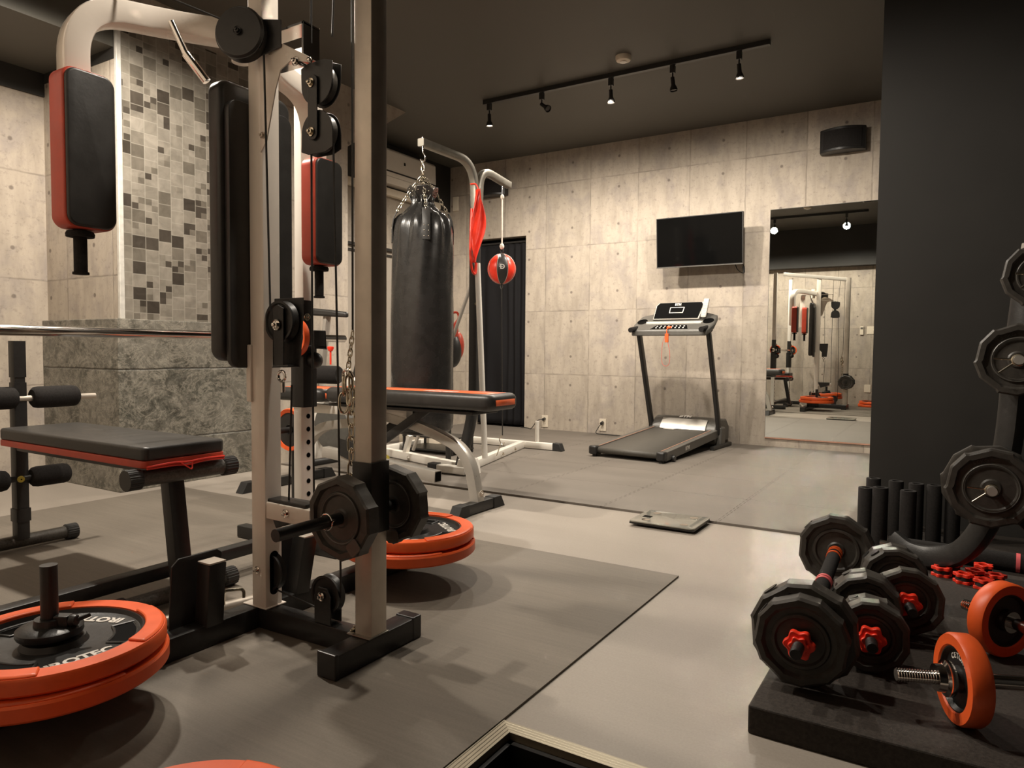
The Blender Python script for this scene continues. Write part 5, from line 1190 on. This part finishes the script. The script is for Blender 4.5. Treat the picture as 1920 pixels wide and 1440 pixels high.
def vinyl_dumbbell(label, p0, ang, R, front, rear, grip0, grip1, xend, name='dumbbell', rings=((0.0, 'orange'),), tilt=0.0, cat='dumbbell'):
    """front end at local x=0, bar along +x; plates given as (x, R, th)"""
    o = thing(name, label, cat, (p0[0], p0[1], PZ+R*1.012), False, ang)
    if tilt: o.rotation_euler = (0, tilt, ang)
    threads(MB(), 0.0, 0.115).cyl((0.115, 0, 0), (xend-0.115, 0, 0), 0.0125, 20).build('bar', 'bmetal', o)
    threads(MB(), xend, xend-0.115).build('bar_end', 'bmetal', o)
    for i, (x, r, th, rot) in enumerate(front+rear): local_plate(o, x, r, th, 12, rot)
    xf = min(x-th/2 for x, r, th, _ in front); xr = max(x+th/2 for x, r, th, _ in rear)
    star_nut(xf-0.0, -1, o); star_nut(xr, 1, o)
    gr = MB().cyl((grip0, 0, 0), (grip1, 0, 0), 0.0195, 28).build('foam_grip', 'foamr', o)
    for x, mat in rings: MB().lathe([(0.016, 0), (0.0215, 0), (0.0215, 0.012), (0.016, 0.012)], (x, 0, 0), (1, 0, 0), 32, closed=True).build('grip_ring', mat, gr, label=('orange' if mat == 'orange' else 'red')+' ring')
    return o
# long two-part bar at the platform edge
vinyl_dumbbell('long barbell-dumbbell with big black plates on the front left edge of the platform', (-0.252, 1.535), math.radians(92.2), 0.114,
    [(0.088, 0.098, 0.042, 0.1), (0.140, 0.114, 0.052, 0.35)], [(0.905, 0.112, 0.045, 0.2)], 0.175, 0.872, 1.01,
    rings=((0.515, 'pinkr'), (0.535, 'pinkr'), (0.80, 'orange'), (0.835, 'orange'), (0.855, 'orange')))
vinyl_dumbbell('short black dumbbell lying directly beside the long bar on the platform', (-0.125, 1.735), math.radians(98), 0.085,
    [(0.082, 0.083, 0.040, 0.3), (0.126, 0.080, 0.04, 0.6)], [(0.285, 0.085, 0.045, 0.0), (0.333, 0.083, 0.04, 0.5)], 0.15, 0.26, 0.425, rings=())
vinyl_dumbbell('short black dumbbell farthest from the camera, in front of the curved rack foot', (-0.058, 2.02), math.radians(101), 0.088,
    [(0.094, 0.088, 0.038, 0.2)], [(0.300, 0.088, 0.042, 0.4), (0.345, 0.088, 0.042, 0.1)], 0.12, 0.275, 0.44, rings=())
# chrome dumbbells with orange rims
def rim_plate(par, x, R, th, face):
    o = MB().lathe([(R*0.74, -th/2), (R*0.96, -th/2), (R, -th*0.35), (R, th*0.35), (R*0.96, th/2), (R*0.74, th/2), (R*0.70, th*0.4), (R*0.70, -th*0.4)], (x, 0, 0), (1, 0, 0), 80, closed=True).build('rubber_rim', 'orange', par, ang=35)
    d = MB().lathe([(0.0135, -th*0.45), (R*0.26, -th*0.45), (R*0.30, -th*0.2), (R*0.62, -th*0.2), (R*0.68, -th*0.42), (R*0.715, -th*0.42), (R*0.715, th*0.42), (R*0.68, th*0.42), (R*0.62, th*0.2), (R*0.30, th*0.2), (R*0.26, th*0.45), (0.0135, th*0.45)], (x, 0, 0), (1, 0, 0), 80, closed=True).build('cast_disc', 'bmetal', par, ang=30)
    n = 6; word = 'IROTEC'
    for k, chh in enumerate(word):
        a = PI*0.5+0.62-k*0.25 if face < 0 else PI*0.5-0.62+k*0.25
        # letters follow the rim on the visible face
        ra = R*0.50; cy, cz = ra*math.cos(a), ra*math.sin(a)
        ux = (0, math.sin(a)*1.0, -math.cos(a)) if face < 0 else (0, -math.sin(a), math.cos(a))
        ux = (0, -math.sin(a)*-1, math.cos(a)*-1)
        uy = (0, math.cos(a), math.sin(a))
        if face < 0: ux = tuple(c for c in ux)
        v = Vector(ux).cross(Vector(uy))
        if v.x*face < 0: ux = tuple(-c for c in ux)
        text(chh, 'ink', d, R*0.17, (x+face*(th*0.2+0.0004), cy, cz), ux, uy, 'lettering', 0.0008, bold=0.0003)
    return o
def chrome_dumbbell(label, p, ang, R, xs, L, nut=True):
    o = thing('dumbbell', label, 'dumbbell', (p[0], p[1], PZ+R), False, ang)
    threads(MB(), 0, 0.125, 0.0135).cyl((0.125, 0, 0), (L-0.125, 0, 0), 0.0145, 24).build('bar', 'chrome', o)
    threads(MB(), L, L-0.125, 0.0135).build('bar_end', 'chrome', o)
    for x in xs: rim_plate(o, x, R, 0.040, -1 if x < L/2 else 1)
    for x, s in ((xs[0]-0.022, -1), (xs[-1]+0.022, 1)):
        MB().lathe([(0.0135, 0.0), (0.034, 0.0), (0.036, 0.006), (0.036, 0.012), (0.028, 0.016), (0.026, 0.030), (0.0135, 0.030)], (x, 0, 0), (s, 0, 0), 40, closed=True).build('spin_collar', 'chrome', o, ang=30)
    for x in (xs[0]+0.024, xs[-1]-0.024): MB().lathe([(0.0135, -0.004), (0.026, -0.004), (0.026, 0.004), (0.0135, 0.004)], (x, 0, 0), (1, 0, 0), 32, closed=True).build('inner_collar', 'chrome', o)
    return o
chrome_dumbbell('chrome dumbbell with orange-rimmed plate nearest the camera on the platform', (-0.072, 1.612), math.radians(23), 0.089, (0.125, 0.335), 0.46)
chrome_dumbbell('chrome dumbbell with orange-rimmed plate behind the nearest one, at the right edge', (0.052, 2.165), math.radians(-42), 0.091, (0.105, 0.33), 0.435)
# loose red star collars
def collar(label, x, y, z, rot, up):
    o = thing('star_collar', label, 'collar', (x, y, z), False, rot, 'loose red collars heaped on the platform')
    m = MB(); vs = []; n = 60; ring = []
    for i in range(n):
        a = 2*PI*i/n; r = 0.027+0.004*math.cos(6*a); ring.append((r*math.cos(a), r*math.sin(a), r))
    for zz in (0.0, 0.010):
        for x_, y_, r in ring: vs.append((x_, y_, zz))
        for i in range(n): vs.append((0.0145*math.cos(2*PI*i/n), 0.0145*math.sin(2*PI*i/n), zz))
    fs = []
    for i in range(n):
        j = (i+1) % n
        fs += [(i, j, 2*n+j, 2*n+i), (n+j, n+i, 3*n+i, 3*n+j), (j, i, n+i, n+j), (2*n+i, 2*n+j, 3*n+j, 3*n+i)]
    m.add(vs, fs); 
    b0 = m.build('star_flange', 'redp', o, bev=0.001, ang=35)
    m2 = MB(); m2.M = Matrix.Translation((0, 0, 0.022)); m2.add(vs, fs); m2.build('star_flange', 'redp', o, bev=0.001, ang=35)
    MB().lathe([(0.0145, 0.010), (0.024, 0.010), (0.024, 0.022), (0.0145, 0.022)], n=32, closed=True).build('rubber_ring', 'rubber', o)
    return o
lab = 'red star-shaped spin collar with black rubber ring, lying in the little heap on the platform'
for i, (x, y, z, ro) in enumerate([(0.000, 2.745, 0, 0.2), (0.062, 2.700, 0, 0.9), (0.115, 2.665, 0, 0.4), (0.030, 2.815, 0, 0.0), (0.095, 2.765, 0, 0.7), (0.150, 2.745, 0, 0.1), (0.120, 2.850, 0, 0.5)]):
    collar(lab, x, y, PZ, ro, True)
# foam cylinders standing behind
pts = [(-0.268, 3.145, 0.235), (-0.215, 3.120, 0.245), (-0.118, 3.105, 0.245), (-0.262, 3.40, 0.235), (-0.175, 3.38, 0.235), (-0.100, 3.36, 0.235), (-0.035, 3.36, 0.235), (0.030, 3.38, 0.235)]
for i, (x, y, h) in enumerate(pts):
    lb = ['front left foam tube, standing at the partition corner', 'front foam tube, second from the left', 'front foam tube on the right, just left of the curved rack foot',
          'back foam tube at the partition edge, partly hidden', 'back foam tube, second from the left in the rear row', 'back foam tube hidden behind the front right one', 'back foam tube with a gap on both sides, dim', 'back foam tube nearest the low rack plate'][i]
    t = thing('foam_grip_tube', 'black hollow '+lb, 'foam tube', (x, y, 0.0305), False)
    MB().lathe([(0.016, 0), (0.027, 0), (0.0285, 0.004), (0.0285, h-0.004), (0.027, h), (0.016, h)], n=36, closed=True).build('tube_wall', 'foamr', t)
    MB().lathe([(0.0152, h*0.3), (0.0158, h*0.3), (0.0158, h-0.002), (0.0152, h-0.002)], n=28, closed=True).build('inner_lining', 'plastic', t)
# spare bar with red rings behind the collars
t = thing('grip_bar', 'black foam-covered bar with red rings lying behind the red collars', 'bar', (0.10, 2.93, PZ))
MB().cyl((-0.20, 2.965, PZ+0.031), (0.42, 2.925, PZ+0.031), 0.012, 20).build('bar', 'chrome', t)
MB().cyl((-0.17, 2.963, PZ+0.031), (0.36, 2.928, PZ+0.031), 0.031, 28).build('foam_cover', 'foamr', t)
for x in (-0.155, -0.135, 0.215, 0.238):
    MB().cyl((x, 2.963-0.066*(x+0.17), PZ+0.031), (x+0.012, 2.963-0.066*(x+0.182), PZ+0.031), 0.0325, 28).build('red_ring', 'pinkr', t)
t = thing('chrome_collar', 'small chrome and red collar at the foot of the foam tubes', 'collar', (-0.163, 3.06, 0.0305))
MB().lathe([(0.012, 0), (0.024, 0), (0.024, 0.028), (0.012, 0.028)], (-0.163, 3.06, 0.0305), (0, 0, 1), 28, closed=True).build('red_base', 'pinkr', t)
MB().lathe([(0.012, 0.028), (0.020, 0.028), (0.020, 0.048), (0.012, 0.048)], (-0.163, 3.06, 0.0305), (0, 0, 1), 28, closed=True).build('chrome_top', 'chrome', t)

# plate tree at the right edge
RY = 2.62
rk = thing('plate_rack', 'black curved plate rack before the dark partition at the right edge', 'plate rack', (0.15, RY, PZ))
def rr_(name, mb, mat, **k): return mb.build(name, mat, rk, **k)
rr_('curved_foot', MB().rect(bez([(-0.155, 2.86, PZ+0.075), (-0.10, 2.83, PZ+0.045), (-0.03, 2.80, PZ+0.045), (0.05, 2.75, PZ+0.085), (0.11, 2.70, PZ+0.19), (0.145, 2.67, PZ+0.34), (0.165, 2.66, PZ+0.50), (0.178, 2.66, PZ+0.75), (0.20, 2.66, PZ+1.03)], 10), 0.05, 0.075, (0, 1, 0), 0.018), 'bmetal')
rr_('top_knob', MB().cyl((0.196, 2.66, 1.085), (0.203, 2.66, 1.135), 0.028, 24), 'silver')
rr_('rear_foot', MB().rect([(0.17, 2.66, PZ+0.28), (0.42, 2.72, PZ+0.028)], 0.05, 0.05, (0, 1, 0), 0.006), 'bmetal')
rr_('foot_pad', MB().box((-0.17, 2.80, PZ), (-0.02, 2.87, PZ+0.03)), 'rubber', bev=0.004, smooth=False)
rr_('foot_pad', MB().box((0.36, 2.66, PZ), (0.48, 2.78, PZ+0.02)), 'rubber', bev=0.004, smooth=False)
pegs = [((0.119, 2.60, 0.398), 0.120, 'lowest black plate on the curved rack, with a wire spring clip'), ((0.172, 2.62, 0.786), 0.108, 'middle black plate on the curved rack, cut by the right edge'), ((0.218, 2.63, 1.035), 0.095, 'highest black plate on the curved rack, cut by the right edge')]
for (c, R, lab) in pegs:
    rr_('peg', MB().cyl((c[0], c[1]-0.10, c[2]), (c[0], 2.66, c[2]), 0.0135, 20), 'silver')
    pl = vinyl_plate(R, 0.040, 'weight_plate', lab, 'weight plate'); orient(pl, (c[0], c[1]-0.03, c[2]), (0, -1, 0), 0.35)
    text('5.0KG', 'greyp', pl, R*0.14, (R*0.0, R*0.69, 0.0125), (1, 0, 0), (0, 1, 0), 'lettering', 0.001)
    cl_ = thing('spring_clip', 'wire spring clip on the peg of the '+lab.split(' ')[0]+' rack plate', 'clip', (c[0], c[1]-0.075, c[2]))
    MB().tube([Vector((c[0]+0.0165*math.cos(a), c[1]-0.062-0.004*a/PI, c[2]+0.0165*math.sin(a))) for a in [PI*k/10 for k in range(44)]], 0.0026, 8).build('coil', 'zinc', cl_)
    for aa in (PI*0.98, PI*1.22):
        MB().cyl((c[0]+0.0165*math.cos(aa), c[1]-0.07, c[2]+0.0165*math.sin(aa)), (c[0]+0.062*math.cos(aa), c[1]-0.078, c[2]+0.062*math.sin(aa)), 0.0035, 10).build('handle', 'zinc', cl_)
pl = vinyl_plate(0.125, 0.030, 'weight_plate', 'black plate directly behind the lowest plate on the curved rack', 'weight plate'); orient(pl, (0.112, 2.612, 0.400), (0, -1, 0), 0.1)
